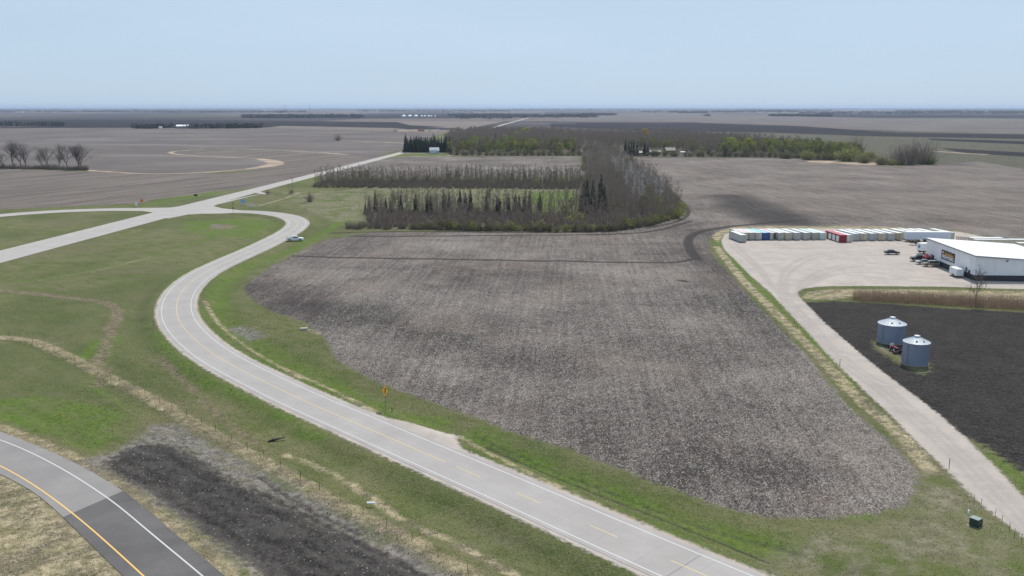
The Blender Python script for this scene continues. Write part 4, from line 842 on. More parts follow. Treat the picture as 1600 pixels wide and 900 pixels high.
b = MB(); b.tube((0,0,.14),(1.0,.15,.17),.14,.14,n=12); o = place(b.build('white_pipe', M['signw']), 573.5, 784.5, -.05, -.2); tag(o, 'short white pipe lying in the dry grass below the road', 'pipe')
b = MB(); b.tube((-1.0,-.55,.12),(-.2,-.2,.26),.10,.20,n=7); b.tube((-.2,-.2,.26),(.5,.25,.3),.22,.16,n=7); b.tube((.5,.25,.3),(1.2,.9,.2),.14,.07,n=7); b.tube((.1,.0,.3),(-.1,.5,.5),.06,.03); o = place(b.build('dark_debris', M['black']), 430, 682); tag(o, 'black branching log lying on the mown grass slope', 'debris')  # dark shape of unknown nature, built from tapered tubes
# junction signs
r = place(empty('white_sign'), 213, 322.5); MB().box(-.7,.7,-.06,.0,.5,2.6).build('sign_panel', M['signw'], r); MB().box(-.05,.05,0,.08,-.2,2.5).build('post', M['post'], r); r.scale = (.8, .8, .8)
tag(r, 'small white sign board beside the road junction', 'sign')
r = place(empty('orange_sign'), 222, 320); MB().add([(0,-.04,1.2),(1.1,-.04,2.3),(0,-.04,3.4),(-1.1,-.04,2.3),(0,-.01,1.2),(1.1,-.01,2.3),(0,-.01,3.4),(-1.1,-.01,2.3)], [(0,1,2,3),(7,6,5,4),(0,4,5,1),(1,5,6,2),(2,6,7,3),(3,7,4,0)]).build('sign_panel', M['signo'], r); MB().box(-.05,.05,0,.08,-.2,3.0).build('post', M['post'], r); tag(r, 'orange diamond road work sign beside the white sign board', 'road sign')
r = place(empty('billboard_sign'), 380, 320.5, 0, math.radians(-8)); MB().box(-1.3,1.3,-.06,.06,.9,2.9).build('sign_panel', M['signblue'], r)
for x in (-1.1, 1.1): MB().box(x-.06,x+.06,.06,.16,-.2,2.7).build('post', M['post'], r)
tag(r, 'pale blue sign board on two posts in the grass wedge of the junction', 'sign')
r = place(empty('road_sign'), 364.5, 333.5); MB().box(-.06,.06,-.05,.05,-.2,3.2).build('post', M['post'], r); MB().box(-.35,.35,-.09,-.05,2.4,3.2).build('sign_panel', M['post'], r); tag(r, 'grey road sign seen from behind at the inside of the junction', 'road sign')
r = place(empty('stop_sign'), 364.5, 325); MB().box(-.05,.05,-.05,.05,-.2,2.6).build('post', M['rust'], r); MB().cyl((0,-.09,2.5),.4,.03,'y',8).build('sign_panel', M['post'], r); tag(r, 'short road sign on a post across the lane from the grey one', 'road sign')
r = place(empty('utility_box'), 306, 306); MB().box(-.9,.9,-.5,.5,0,1.0).build('cabinet', M['black'], r, bevel=.04); MB().box(1.0,2.1,-.5,.5,0,.4).build('slab', M['concrete'], r); tag(r, 'dark utility box with a low slab on the verge of the tilled field', 'utility box')
# old fence line, one fence with its posts
FENCE = [(14,524),(31,525),(51,533),(84,545),(117,563),(153,580),(171.6,588),(187.6,596),(226,616),(249.5,628),(269,637),(292,650),(316,660),(336.5,672),(362,686),(386.5,700),(413,712),(439,726),(470,746),(499,762),(532,781),(567,800),(604,820),(643,843),(685,868),(732,896)]
r = empty('wire_fence'); prev = None
wires = MB()
for i, (a, b_) in enumerate(FENCE):
    q = P(a, b_); z = zat(q.x, q.y) - .35; hgt = 1.25 + .25*random.random(); lean = random.uniform(-.12, .12)
    m = MB(); m.tube((q.x, q.y, z-.2), (q.x+lean, q.y, z+hgt), .035, .03, n=5); m.build('post', M['rust'], r)
    top = Vector((q.x+lean, q.y, z+hgt))
    if prev is not None:
        for k in (.15, .55): wires.tube(prev - Vector((0,0,k)), top - Vector((0,0,k)), .008, n=3)
    prev = top
wires.build('wire', M['rust'], r); tag(r, 'old leaning wire fence with rusty posts through the tall dry grass', 'fence')
r = empty('low_fence')
for a, b_ in ((1522,783),(1533,790),(1555,806),(1565.5,816),(1577,828),(1585,838),(1596,846)):
    q = P(a, b_); z = zat(q.x, q.y); m = MB(); m.tube((q.x, q.y, z-.2), (q.x, q.y, z+1.0), .03, n=6); m.build('post', M['rust'], r)
tag(r, 'short line of dark steel posts along the near side of the gravel road', 'fence')
for i, (a, b_, lab) in enumerate(((1312,571,'thin post on the grass verge, halfway along the gravel road'),(1241,505,'thin post on the verge where the gravel road leaves the lot'),(240,509,'dark delineator post outside the tight road curve'),(1483,729,'low post on the verge below the black soil field'))):
    o = MB().tube((0,0,-.1),(0,0,1.3),.05,n=6).build('marker_post', M['rust']); place(o, a, b_); tag(o, lab, 'marker post')

# ------------------------------------------------------------------ trees
def rib(a, b, wa, wb):
    d = b - a; u = np.cross(d, rng.standard_normal((len(a), 3))); u /= (np.linalg.norm(u, axis=1)[:, None] + 1e-9)
    V = np.stack([a-u*wa/2, a+u*wa/2, b+u*wb/2, b-u*wb/2], 1).reshape(-1, 3); return V, np.arange(len(a)*4).reshape(-1, 4)
def prisms(a, b, ra_, rb_):
    d = b - a; u = np.cross(d, np.array([.31, .95, .07])); u /= np.linalg.norm(u, axis=1)[:, None] + 1e-9; v = np.cross(d, u); v /= np.linalg.norm(v, axis=1)[:, None] + 1e-9
    vs = []
    for base, rr in ((a, ra_), (b, rb_)):
        for k in range(4): an = PI/2*k; vs.append(base + (u*math.cos(an) + v*math.sin(an))*np.asarray(rr).reshape(-1, 1))
    V = np.stack(vs, 1).reshape(-1, 3); n = len(a); o = (np.arange(n)*8)[:, None]
    Qf = np.concatenate([o + np.array([k, (k+1)%4, (k+1)%4+4, k+4]) for k in range(4)], 0); return V, Qf
def cat(*ms):
    Vs, Qs, n = [], [], 0
    for V, Qq in ms: Vs.append(V); Qs.append(Qq+n); n += len(V)
    return np.concatenate(Vs), np.concatenate(Qs)
def leaves(c, s, flat=0.0):
    n = len(c); a = rng.standard_normal((n, 3)); a[:, 2] *= (1-flat); a /= np.linalg.norm(a, axis=1)[:, None]; b = np.cross(a, rng.standard_normal((n, 3))); b /= np.linalg.norm(b, axis=1)[:, None]
    s = np.broadcast_to(s, (n,))[:, None]*rng.uniform(.6, 1.3, (n, 1)); V = np.stack([c-a*s/2, c+b*s*.4, c+a*s/2, c-b*s*.4], 1).reshape(-1, 3); return V, np.arange(n*4).reshape(-1, 4)
def unit(v): return v/(np.linalg.norm(v, axis=1)[:, None]+1e-9)
def bare_tree(h, spread, nb=22, upright=1.0, tw=.035, nsub=4, ntw=4, start=.22, leaf=0, leafs=.3, lean=.03):
    k = 7; t = np.linspace(0, 1, k); path = np.stack([h*lean*rng.standard_normal()*t**1.5 + .015*h*np.cumsum(rng.standard_normal(k))*.4, h*lean*rng.standard_normal()*t**1.5 + .006*h*np.cumsum(rng.standard_normal(k)), h*t], 1); path[0, :2] = 0
    r0 = h*.0085 + .025; rad_ = r0*(1-t*.85)
    tr = prisms(path[:-1], path[1:], rad_[:-1], rad_[1:])
    tt = rng.uniform(start, .97, nb); bp = np.stack([np.interp(tt, t, path[:, i]) for i in range(3)], 1)
    az = rng.uniform(0, 2*PI, nb); el = rng.uniform(.5, 1.15, nb)*upright; ln = spread*(1.15-.75*tt)*rng.uniform(.6, 1.2, nb)
    d = np.stack([np.cos(az)*np.cos(el), np.sin(az)*np.cos(el), np.sin(el)], 1); be = bp + d*ln[:, None]
    lim = prisms(bp, be, r0*.32*(1.1-tt*.6), np.full(nb, .02))
    f = rng.uniform(.25, 1, (nb, nsub)); sp = (bp[:, None] + (be-bp)[:, None]*f[..., None]).reshape(-1, 3); dd = np.repeat(d, nsub, 0)
    sd_ = unit(dd*.7 + rng.standard_normal(sp.shape)*.55 + np.array([0,0,.45])); sl = np.repeat(ln, nsub)*rng.uniform(.3, .6, len(sp)); se = sp + sd_*sl[:, None]
    sb = rib(sp, se, np.full((len(sp),1), tw*1.7), np.full((len(sp),1), tw*.8))
    f = rng.uniform(.2, 1, (len(sp), ntw)); tp = (sp[:, None] + (se-sp)[:, None]*f[..., None]).reshape(-1, 3); td = unit(np.repeat(sd_, ntw, 0)*.8 + rng.standard_normal(tp.shape)*.5 + np.array([0,0,.35]))
    te = tp + td*rng.uniform(.35, .95, (len(tp), 1))*spread*.3
    tg = rib(tp, te, np.full((len(tp),1), tw), np.full((len(tp),1), tw*.35))
    lv = None
    if leaf:
        pick = rng.integers(0, len(tp), leaf); lc = tp[pick] + (te-tp)[pick]*rng.uniform(.3, 1.1, (leaf, 1)) + rng.standard_normal((leaf, 3))*.12; lv = leaves(lc, leafs)
    return cat(tr, lim), cat(sb, tg), lv
def big_tree(h, lean, tw=.05, leaf=0, levels=5, nkid=3):
    segs = []; tips = []
    def grow(p, d, L, r, lv):
        n = 3; q = p
        for i in range(n):
            d = d + rng.standard_normal(3)*.09 + np.array([0,0,.07]); d = d/np.linalg.norm(d); e = q + d*L/n; segs.append((q, e, r*(1-.18*i), r*(1-.18*(i+1)))); q = e
        if lv == 0: tips.append((q, d, L)); return
        for k in range(nkid if lv < levels else 3):
            nd = d + unit(rng.standard_normal((1,3)))[0]*(.72 if lv < levels-1 else .62); nd[2] = max(nd[2], .25) + .10; nd /= np.linalg.norm(nd); grow(q, nd, L*rng.uniform(.78, 1.02), r*.58, lv-1)
        if lv < levels-0: m = p + (q-p)*.6; nd = d + rng.standard_normal(3)*.6; nd[2] = abs(nd[2]); nd /= np.linalg.norm(nd); grow(m, nd, L*.7, r*.4, max(lv-2, 0))
    grow(np.zeros(3), np.array([lean, 0, 1.0]), h*.15, h*.019, levels)
    a = np.array([s[0] for s in segs]); b = np.array([s[1] for s in segs]); ra_ = np.array([s[2] for s in segs]); rb_ = np.array([s[3] for s in segs]); thick = ra_ > .05
    trk_ = prisms(a[thick], b[thick], ra_[thick], rb_[thick]); tg = rib(a[~thick], b[~thick], np.full(((~thick).sum(),1), tw), np.full(((~thick).sum(),1), tw*.8))
    tp = np.array([t[0] for t in tips]); td = np.array([t[1] for t in tips]); n = 5; tp2 = np.repeat(tp, n, 0); dd = unit(np.repeat(td, n, 0)*.6 + rng.standard_normal((len(tp2), 3))*.6 + np.array([0,0,.2]))
    te = tp2 + dd*rng.uniform(.5, 1.3, (len(tp2), 1)); tw2 = rib(tp2, te, np.full((len(tp2),1), tw*.7), np.full((len(tp2),1), tw*.3))
    lv = None
    if leaf: pk = rng.integers(0, len(te), leaf); lv = leaves(te[pk] + rng.standard_normal((leaf,3))*.4, .45)
    return trk_, cat(tg, tw2), lv
def spruce(h, r0, dense=1.0):
    tr = prisms(np.array([[0,0,0.]]), np.array([[0,0,h*.96]]), np.array([h*.014+.03]), np.array([.02]))
    parts = []; z = h*.06
    while z < h*.985:
        t = z/h; rr = r0*(1-t)**.82*rng.uniform(.78, 1.12) + .08; n = int((7 + 7*(1-t))*dense)
        az = rng.uniform(0, 2*PI, n); rl = rr*rng.uniform(.7, 1.1, n); dr = -.22 + .35*t
        a = np.tile([[0, 0, z]], (n, 1)); b = np.stack([np.cos(az)*rl, np.sin(az)*rl, z + dr*rl + rng.uniform(-.1,.1,n)], 1)
        m = (a*.45 + b*.55); wv = np.stack([-np.sin(az), np.cos(az), np.zeros(n)], 1)*(rl*.28+.07)[:, None]; up = np.array([0,0,1.])*(rl*.10+.05)[:, None]
        V = np.stack([a, m - wv - up, b, m + wv - up], 1).reshape(-1, 3); parts.append((V, np.arange(n*4).reshape(-1, 4)))
        V = np.stack([a, m - up*2.2, b, m + up*1.4], 1).reshape(-1, 3); parts.append((V, np.arange(n*4).reshape(-1, 4)))
        k = n*2; f = rng.uniform(.35, 1.05, k); jj = rng.integers(0, n, k); cc = a[jj] + (b-a)[jj]*f[:, None] + rng.standard_normal((k,3))*.07; parts.append(leaves(cc, .32))
        z += h*.032 + .06
    return tr, cat(*parts), None
def bush(h, r0, n=60, leaf=120, tw=.04):
    az = rng.uniform(0, 2*PI, n); el = rng.uniform(.35, 1.5, n); d = np.stack([np.cos(az)*np.cos(el)*r0/h*1.4, np.sin(az)*np.cos(el)*r0/h*1.4, np.sin(el)], 1); a = rng.standard_normal((n,3))*np.array([r0*.25, r0*.25, 0]); L = h*rng.uniform(.6, 1.05, (n,1)); b = a + d*L
    s1 = rib(a, b, np.full((n,1), tw*1.4), np.full((n,1), tw*.6)); f = rng.uniform(.3, 1, (n, 5)); tp = (a[:,None] + (b-a)[:,None]*f[...,None]).reshape(-1,3); te = tp + unit(rng.standard_normal(tp.shape) + np.array([0,0,.5]))*h*.22
    s2 = rib(tp, te, np.full((len(tp),1), tw*.8), np.full((len(tp),1), tw*.3)); lv = None
    if leaf: pk = rng.integers(0, len(te), leaf); lv = leaves(te[pk] + rng.standard_normal((leaf,3))*.12*h*.3, .24*h**.4)
    return s1, s2, lv

def barkm(name, c1, c2):
    t = NT(name, .9, .1); oi = t.n('ShaderNodeObjectInfo'); n = t.noise(t.pos(), .35, 3, .6)
    f = t.m('ADD', t.m('MULTIPLY', oi.outputs['Random'], .5), t.m('MULTIPLY', n, .6)); t.col(t.mix(t.rng(f, .2, .9), c1, c2)); return t.mat
def thru(t, cc, amount):                    # thin leaves let light through
    tl = t.n('ShaderNodeBsdfTranslucent'); t.put(cc, tl.inputs[0]); ms = t.n('ShaderNodeMixShader'); ms.inputs[0].default_value = amount
    t.t.links.new(t.b.outputs[0], ms.inputs[1]); t.t.links.new(tl.outputs[0], ms.inputs[2]); t.t.links.new(ms.outputs[0], t.t.nodes['Material Output'].inputs['Surface'])
def bladem(name, c1, c2):
    t = NT(name, .8, .15); n = t.noise(t.pos(), .6, 4, .65); cc = t.mix(t.rng(n, .3, .7), c1, c2); t.col(cc); thru(t, cc, .4); return t.mat
def leafm(name, c1, c2, tr=.42):
    t = NT(name, .75, .2); oi = t.n('ShaderNodeObjectInfo'); n = t.noise(t.pos(), .8, 3, .6)
    f = t.m('ADD', t.m('MULTIPLY', oi.outputs['Random'], .55), t.m('MULTIPLY', n, .6)); cc = t.mix(t.rng(f, .25, .85), c1, c2); t.col(cc); thru(t, cc, tr); return t.mat
BARK = barkm('grey_brown_bark', (.11, .09, .072), (.22, .18, .148)); TWIG = barkm('grey_twigs', (.175, .140, .112), (.32, .258, .212)); PALEB = barkm('pale_poplar_bark', (.36, .335, .325), (.50, .475, .455)); DARKB = barkm('dark_cottonwood_bark', (.045, .04, .037), (.09, .08, .072)); DTWIG = barkm('dark_twigs', (.16, .142, .125), (.26, .232, .208))
SPR = leafm('spruce_needles', (.030, .046, .028), (.066, .086, .044), .05); BUD = leafm('budding_leaves', (.20, .235, .05), (.29, .32, .08)); BRIGHT = leafm('fresh_yellow_green_leaves', (.34, .40, .06), (.46, .48, .09)); OLV = leafm('olive_shrub_leaves', (.125, .130, .050), (.21, .20, .08)); YOR = leafm('golden_catkins', (.48, .34, .06), (.56, .42, .10)); WIL = leafm('willow_haze', (.22, .25, .07), (.32, .34, .11))

class Kind:
    def __init__(s, name, variants, mats, crown='crown'):
        s.name = name; s.vs = variants; s.mats = mats; s.me = []
        for (tr, tw, lv) in variants:
            mt = quad_mesh('trunk', *tr, mats[0]); 
            if lv is not None:
                V, Qc = cat(tw, lv); mc = quad_mesh(crown, V, Qc, [mats[1], mats[2]]); mi = np.zeros(len(Qc), np.int32); mi[len(tw[1]):] = 1; mc.polygons.foreach_set('material_index', mi)
            else: mc = quad_mesh(crown, *tw, mats[1] if len(mats) < 3 or mats[1] else mats[2])
            s.me.append((mt, mc))
    def one(s, x, y, sc_=1.0, z=None, name=None, label=None, catg='tree', group=None, rz=None, v=None):
        i = random.randrange(len(s.me)) if v is None else v; r = empty(name or s.name, (x, y, (-.15 if z is None else z)), random.uniform(0, 6.28) if rz is None else rz); r.scale = (sc_*random.uniform(.9,1.1), sc_*random.uniform(.9,1.1), sc_*random.uniform(.92,1.08))
        link(bpy.data.objects.new('trunk', s.me[i][0]), r); link(bpy.data.objects.new('crown', s.me[i][1]), r); tag(r, label, catg, group); return r
    def mass(s, name, pts, scs, parts=(0,1,2), thin=1.0):
        """many of this kind in one mesh (stuff)"""
        outV, outQ, mi, n = [], [], [], 0
        for (x, y), q in zip(pts, scs):
            vr = s.vs[random.randrange(len(s.vs))]; a = random.uniform(0, 6.28); ca, sa = math.cos(a), math.sin(a); R_ = np.array([[ca,-sa,0],[sa,ca,0],[0,0,1]])*q
            for k in parts:
                if vr[k] is None: continue
                V, Qc = vr[k]
                if thin < 1 and k > 0: Qc = Qc[rng.random(len(Qc)) < thin]
                outV.append(V @ R_.T + np.array([x, y, -.15])); outQ.append(Qc + n); mi.append(np.full(len(Qc), k, np.int32)); n += len(V)
        V = np.concatenate(outV); Qc = np.concatenate(outQ); me = quad_mesh(name, V, Qc, [m or s.mats[-1] for m in s.mats] if len(s.mats) > 2 else [s.mats[0], s.mats[1], s.mats[1]]); me.polygons.foreach_set('material_index', np.concatenate(mi))
        return tag(link(bpy.data.objects.new(name, me)), kind='stuff')
K_bare = Kind('bare_tree', [bare_tree(h, 2.7, 18, .85, tw=.032, start=.15) for h in (9, 10, 10.5, 11, 12, 8.5)], [BARK, TWIG])
K_pole = Kind('bare_tree', [bare_tree(h, 1.9, 14, 1.0, start=.25, tw=.032) for h in (8.5, 10, 11, 12)], [BARK, TWIG])
K_pale = Kind('pale_poplar', [bare_tree(h, 2.6, 22, tw=.04) for h in (10.5, 12, 12.5)], [PALEB, PALEB])
K_spr = Kind('spruce', [spruce(h, r) for h, r in ((10, 1.8), (11, 2.0), (9.5, 2.1), (12, 2.1))], [BARK, SPR], 'needles')
K_bud = Kind('budding_tree', [bare_tree(h, 4.2, 24, .8, leaf=1300, leafs=.5) for h in (9, 10.5, 12)], [BARK, TWIG, BUD])
K_brt = Kind('leafy_tree', [bare_tree(h, 4.8, 26, .75, leaf=2600, leafs=.6) for h in (9, 11)], [BARK, TWIG, BRIGHT])
K_olv = Kind('olive_tree', [bare_tree(h, 4.4, 24, .8, tw=.05, leaf=800, leafs=.5) for h in (9, 10.5, 12)], [BARK, TWIG, OLV])
K_wil = Kind('willow', [bush(9.0, 9.0, 220, 3600, .09), bush(8.0, 8.0, 200, 2600, .09)], [BARK, TWIG, WIL])
K_wood = Kind('bare_tree', [bare_tree(h, 5.0, 26, .75, tw=.06, start=.2) for h in (11, 12.5, 13.5)], [BARK, TWIG])
K_bsh = Kind('shrub', [bush(3.0, 2.0, 70, 330), bush(2.4, 1.9, 60, 260), bush(3.4, 1.8, 70, 300)], [BARK, TWIG, OLV], 'leaves')
K_gsh = Kind('green_shrub', [bush(3.0, 2.0, 60, 330), bush(2.5, 2.0, 60, 300)], [BARK, TWIG, BUD], 'leaves')
K_brn = Kind('bare_shrub', [bush(2.6, 1.6, 80, 0), bush(3.4, 1.8, 90, 0)], [BARK, TWIG])

def in_poly(x, y, pg): return bool(inside(np.array([x]), np.array([y]), pg)[0])
def scatter(pg, spacing, jit=.4, rot=0.0):
    a = np.array(pg); out = []
    x0, x1, y0, y1 = a[:,0].min(), a[:,0].max(), a[:,1].min(), a[:,1].max(); gx, gy = np.meshgrid(np.arange(x0, x1, spacing), np.arange(y0, y1, spacing)); gx = gx.ravel() + rng.uniform(-jit, jit, gx.size)*spacing; gy = gy.ravel() + rng.uniform(-jit, jit, gy.size)*spacing
    k = inside(gx, gy, pg); return list(zip(gx[k], gy[k]))
BELT_B = poly([(488,293),(905,296),(910,283),(505,283)])                         # rear shelterbelt
BELT_F = poly([(585,357),(760,361),(905,362),(905,336),(840,334),(760,333),(600,330),(568,334)])      # front plantation
BELT_F2 = poly([(600,334),(700,334),(905,337),(905,318),(860,322),(700,320),(620,318)])
BELT_V = poly([(905,362),(960,361),(1010,353),(1055,340),(1066,327),(1050,306),(1020,282),(982,252),(955,230),(914,230),(908,262),(915,280),(905,320)])
BELT_PALE = poly([(985,330),(1030,335),(1045,315),(1010,285),(975,262),(955,262),(975,300)])
WOOD_L = poly([(702,242.4),(905,243),(912,232),(912,216),(860,212),(760,210),(706,214),(694,228),(702,236)])
WOOD_R = poly([(1072,244.4),(1240,245.6),(1300,250.5),(1350,252),(1340,245),(1230,232),(1140,222),(1060,216),(985,216),(912,216),(915,228),(985,234),(1000,238),(1070,238)])
bare_pts = [(x, y, 'p') for x, y in scatter(BELT_B, 3.4)] + [(x, y, 'b') for x, y in scatter(BELT_F, 4.7)] + [(x, y, 'p') for x, y in scatter(BELT_F2, 4.3)] + [(x, y, 'v') for x, y in scatter(BELT_V, 5.0)]
bare_pts.sort(key=lambda t: t[1] + abs(t[0])*.1)
print('bare trees', len(bare_pts))
n_ind = 285; pale_n = 0
def clump_s(x, y): return .86 + .20*math.sin(x*.21+y*.07) + .12*math.sin(x*.53-y*.31+1.7)
for x, y, k in bare_pts[:n_ind]:
    pale = in_poly(x, y, BELT_PALE) and random.random() < .4
    if pale: K_pale.one(x, y, random.uniform(.85, 1.05), label='pale barked bare poplar inside the woodland belt', group='pale poplars in the woodland belt')
    elif k == 'p': K_pole.one(x, y, clump_s(x, y)*random.uniform(.8, 1.15), label='slender leafless tree in the planted rows of the grove', group='slender bare trees in the planted rows')
    else: K_bare.one(x, y, clump_s(x, y)*random.uniform(.7, 1.1) if k == 'b' else clump_s(x, y)*random.uniform(.9, 1.2), label='leafless grey brown tree in the dense grove behind the stubble field', group='bare trees of the grove')
rest = bare_pts[n_ind:]
pr = [t for t in rest if in_poly(t[0], t[1], BELT_PALE) and random.random() < .3]; ps = set(pr); rest = [t for t in rest if t not in ps]
nearr = [t for t in rest if t[1] < 660]; farr = [t for t in rest if t[1] >= 660]
K_pole.mass('woods', [(t[0], t[1]) for t in nearr if t[2] == 'p'], [random.uniform(.75, 1.1) for t in nearr])
K_bare.mass('woods', [(t[0], t[1]) for t in nearr if t[2] != 'p'], [random.uniform(.85, 1.15) for t in nearr])
K_bare.mass('woods', [(t[0], t[1]) for t in farr], [clump_s(t[0], t[1])*random.uniform(.75, 1.2) for t in farr], thin=.7)
if pr: K_pale.mass('woods', [(t[0], t[1]) for t in pr], [random.uniform(.8, 1.05) for t in pr])
for i in range(34):
    x, y, _k = random.choice([t for t in bare_pts if t[2] == 'v']); K_olv.one(x+1.5, y+1.5, random.uniform(.6, .95), label='olive tinged tree coming into leaf inside the woodland belt', group='olive trees of the woodland belt')
for i in range(26):
    x, y, _k = random.choice([t for t in bare_pts if t[2] != 'v']); K_olv.one(x+1.2, y+1.2, random.uniform(.45, .75), label='olive tinged young tree among the bare rows of the grove', group='olive trees of the grove')
# undergrowth under the grove
ug = scatter(BELT_F, 3.6) + scatter(BELT_B, 3.4); K_brn.mass('undergrowth', ug, [random.uniform(.6, 1.1) for _ in ug])
ug = [q for q in scatter(BELT_V, 4.2) if q[1] < 620]; K_brn.mass('undergrowth', ug, [random.uniform(.8, 1.4) for _ in ug])
# olive and green shrubs along the front edge
edge_l = relax(smooth(PX([(640,358),(700,359.5),(760,360.5),(860,362),(905,362),(960,360.5),(1010,353),(1040,345),(1060,337),(1064,327)]), 2.4), 2)
for i, (x, y) in enumerate(edge_l):
    x += random.uniform(-.6,.6); y += random.uniform(.5, 2.5); q = P(0,0)
    gsh = random.random() < .30
    (K_gsh if gsh else K_bsh).one(x, y, random.uniform(.8, 1.4), label='green leafing shrub along the front edge of the grove' if gsh else 'olive brown shrub along the front edge of the grove', catg='shrub', group='green shrubs along the grove edge' if gsh else 'olive shrubs along the grove edge')
for px, py, s_, kk, lab in ((846,340,1.5,K_gsh,'yellow green shrub below the grassy gap of the grove'),(900,352,1.9,K_gsh,'tall bright green shrub at the foot of the tall spruces'),(1038,322,1.9,K_gsh,'green bush halfway up the field side of the woodland belt'),(1059,341,1.6,K_gsh,'green bush on the outer corner of the woodland belt'),(1046,330,1.3,K_gsh,'smaller green bush near the corner of the woodland belt'),(634,290,1.1,K_brn,'small pale bare bush in front of the rear tree row'),(768,290,1.5,K_gsh,'dull green bush in the rear tree row'),(838,291,1.6,K_gsh,'green bush beside the gap of the rear tree row'),(880,290,1.9,K_gsh,'green bush at the end of the rear tree row'),(913,266,2.3,K_gsh,'green bush where the pale field meets the woodland belt')):
    q = P(px, py); kk.one(q.x, q.y, s_, label=lab, catg='bush')
for i in range(14):
    q = P(590+random.random()*90, 350+random.random()*8); K_brn.one(q.x - 12, q.y - 1, random.uniform(.7, 1.2), label='low bare shrub at the grassy corner of the grove', catg='shrub', group='bare shrubs at the grove corner')
# spruces in the grove, top pixel given
SPX = [(571,314,333),(577,306,332),(587,301.5,331),(595,312,335),(603,309,334),(610.6,312,337),(626.5,301.5,335),(649.6,302,333),(667.7,305,335),(673,304,335),(694,299,333),(702,297,331),(719,295.6,333),(727.6,298,332),(735.6,297,333),(760,300.7,334),(777,303.6,336),(781,307,337),(795,306,336),(805,300.7,335),(811,300.7,334),(819,302,336),(827,303.6,336),(843,300.7,336),(917,274.6,332),(926,289,335),(938,275.5,333),(944,285,336),(912,290,338)]
for i, (px, pt, pb) in enumerate(SPX):
    q = P(px, pb); dpt = q.y*CP + H*SP; hh = (pb-pt)*dpt/FPX/math.cos(math.atan(H/q.y))*1.02
    tall = px > 910
    K_spr.one(q.x, q.y, hh/10.6*.97, label='tall spruce standing above the grove beside the woodland belt' if tall else 'dark spruce among the bare trees of the grove', group='tall spruces beside the woodland belt' if tall else 'spruces in the grove')
# spruce row round the farmhouse and further woods
for i in range(66):
    px = 634 + (i % 23)*3.1 + random.uniform(-1, 1); py = 238 - (i//23)*2.2 + random.uniform(-.4, .4); q = P(px, py); K_spr.one(q.x, q.y, random.choice([1.15, 1.3, 1.45, 1.6])*random.uniform(.88, 1.08), label='dark spruce in the windbreak behind the small blue grey house', group='spruces of the house windbreak')
for px, py, s_ in ((977,239,1.6),(982,242,1.3),(986,243,1.3),(990,243.4,1.3),(995,243.4,1.25),(1007,243,1.45),(1012,242,1.1)): q = P(px, py); K_spr.one(q.x, q.y, s_, label='dark spruce at the woodland corner by the brown cabin', group='spruces by the brown cabin')
for i in range(40):
    px = random.choice([random.uniform(715, 800), random.uniform(820, 905)]); py = random.uniform(221, 240); q = P(px, py); K_spr.one(q.x, q.y, random.uniform(1.0, 1.5), label='dark conifer scattered through the far woods', group='conifers of the far woods')
for px, py in ((1108,240),(1133,242),(1222,238),(1165,232)): q = P(px, py); K_spr.one(q.x, q.y, 1.3, label='dark conifer among the leafing trees right of the cabin', group='conifers of the far woods')
wl = scatter(WOOD_L, 8.2); wr_ = scatter(WOOD_R, 8.2); print('wood', len(wl), len(wr_))
def px_of(x, y): return 800 + FPX*x/(y*CP + H*SP)
budp, olvp, restw = [], [], []; wls = set(wl)
for q in wl + wr_:
    cb, co = (110, 100) if q in wls else (250, 260)
    u = px_of(*q); lp, op = (.42, .30) if 735 < u < 840 else (.45, .45) if 1125 < u < 1370 else (.30, .3) if 700 < u < 735 else (.10, .30)
    t = random.random(); (budp if t < lp and len(budp) < cb else olvp if t < lp+op and len(olvp) < co else restw).append(q)
for x, y in budp:
    K_bud.one(x, y, random.uniform(.8, 1.25), label='yellow green budding tree in the far woods', group='budding trees of the far woods')
for x, y in olvp: K_olv.one(x, y, random.uniform(.85, 1.3), label='olive tinged tree just coming into leaf in the far woods', group='olive trees of the far woods')
K_wood.mass('woods', restw, [random.uniform(.85, 1.2) for _ in restw])
ed = relax(smooth(PX([(703,242),(760,243),(830,243.2),(905,243)]), 6), 1) + relax(smooth(PX([(998,243.8),(1080,244.6),(1180,245.2),(1240,246.5),(1295,250.5)]), 6), 1)
for x, y in ed:
    K_bsh.one(x+random.uniform(-2,2), y+random.uniform(0,3), random.uniform(1.2, 2.2), label='olive shrub along the field edge of the far woods', catg='shrub', group='shrubs along the far woods edge')
for px, py, s_, lab in ((820,219,1.7,'bright yellow green tree rising above the far woods'),(806,222,1.3,'yellow green tree left of the bright rounded one'),(790,228,1.3,'yellow green tree above the olive thicket'),(884,218,1.2,'bright green tree at the back of the far woods'),(898,217,1.2,'bright green tree beside the woodland belt top'),(1007,224,1.5,'golden yellow rounded tree behind the brown cabin'),(1021,219,.9,'small golden tree behind the golden rounded one'),(800,240,1.2,'green tree low on the field edge of the far woods'),(1143,236,1.5,'bright leafing tree in the middle of the leafing woods'),(1168,240,1.3,'leafing tree next to the brightest one')):
    q = P(px, py); (K_brt).one(q.x, q.y, s_, label=lab)
    if 'golden' in lab:
        o = [o_ for o_ in C.objects if o_.get('label') == lab][0]
        for ch in o.children:
            if ch.name.startswith('crown'): ch.material_slots[1].link = 'OBJECT'; ch.material_slots[1].material = YOR
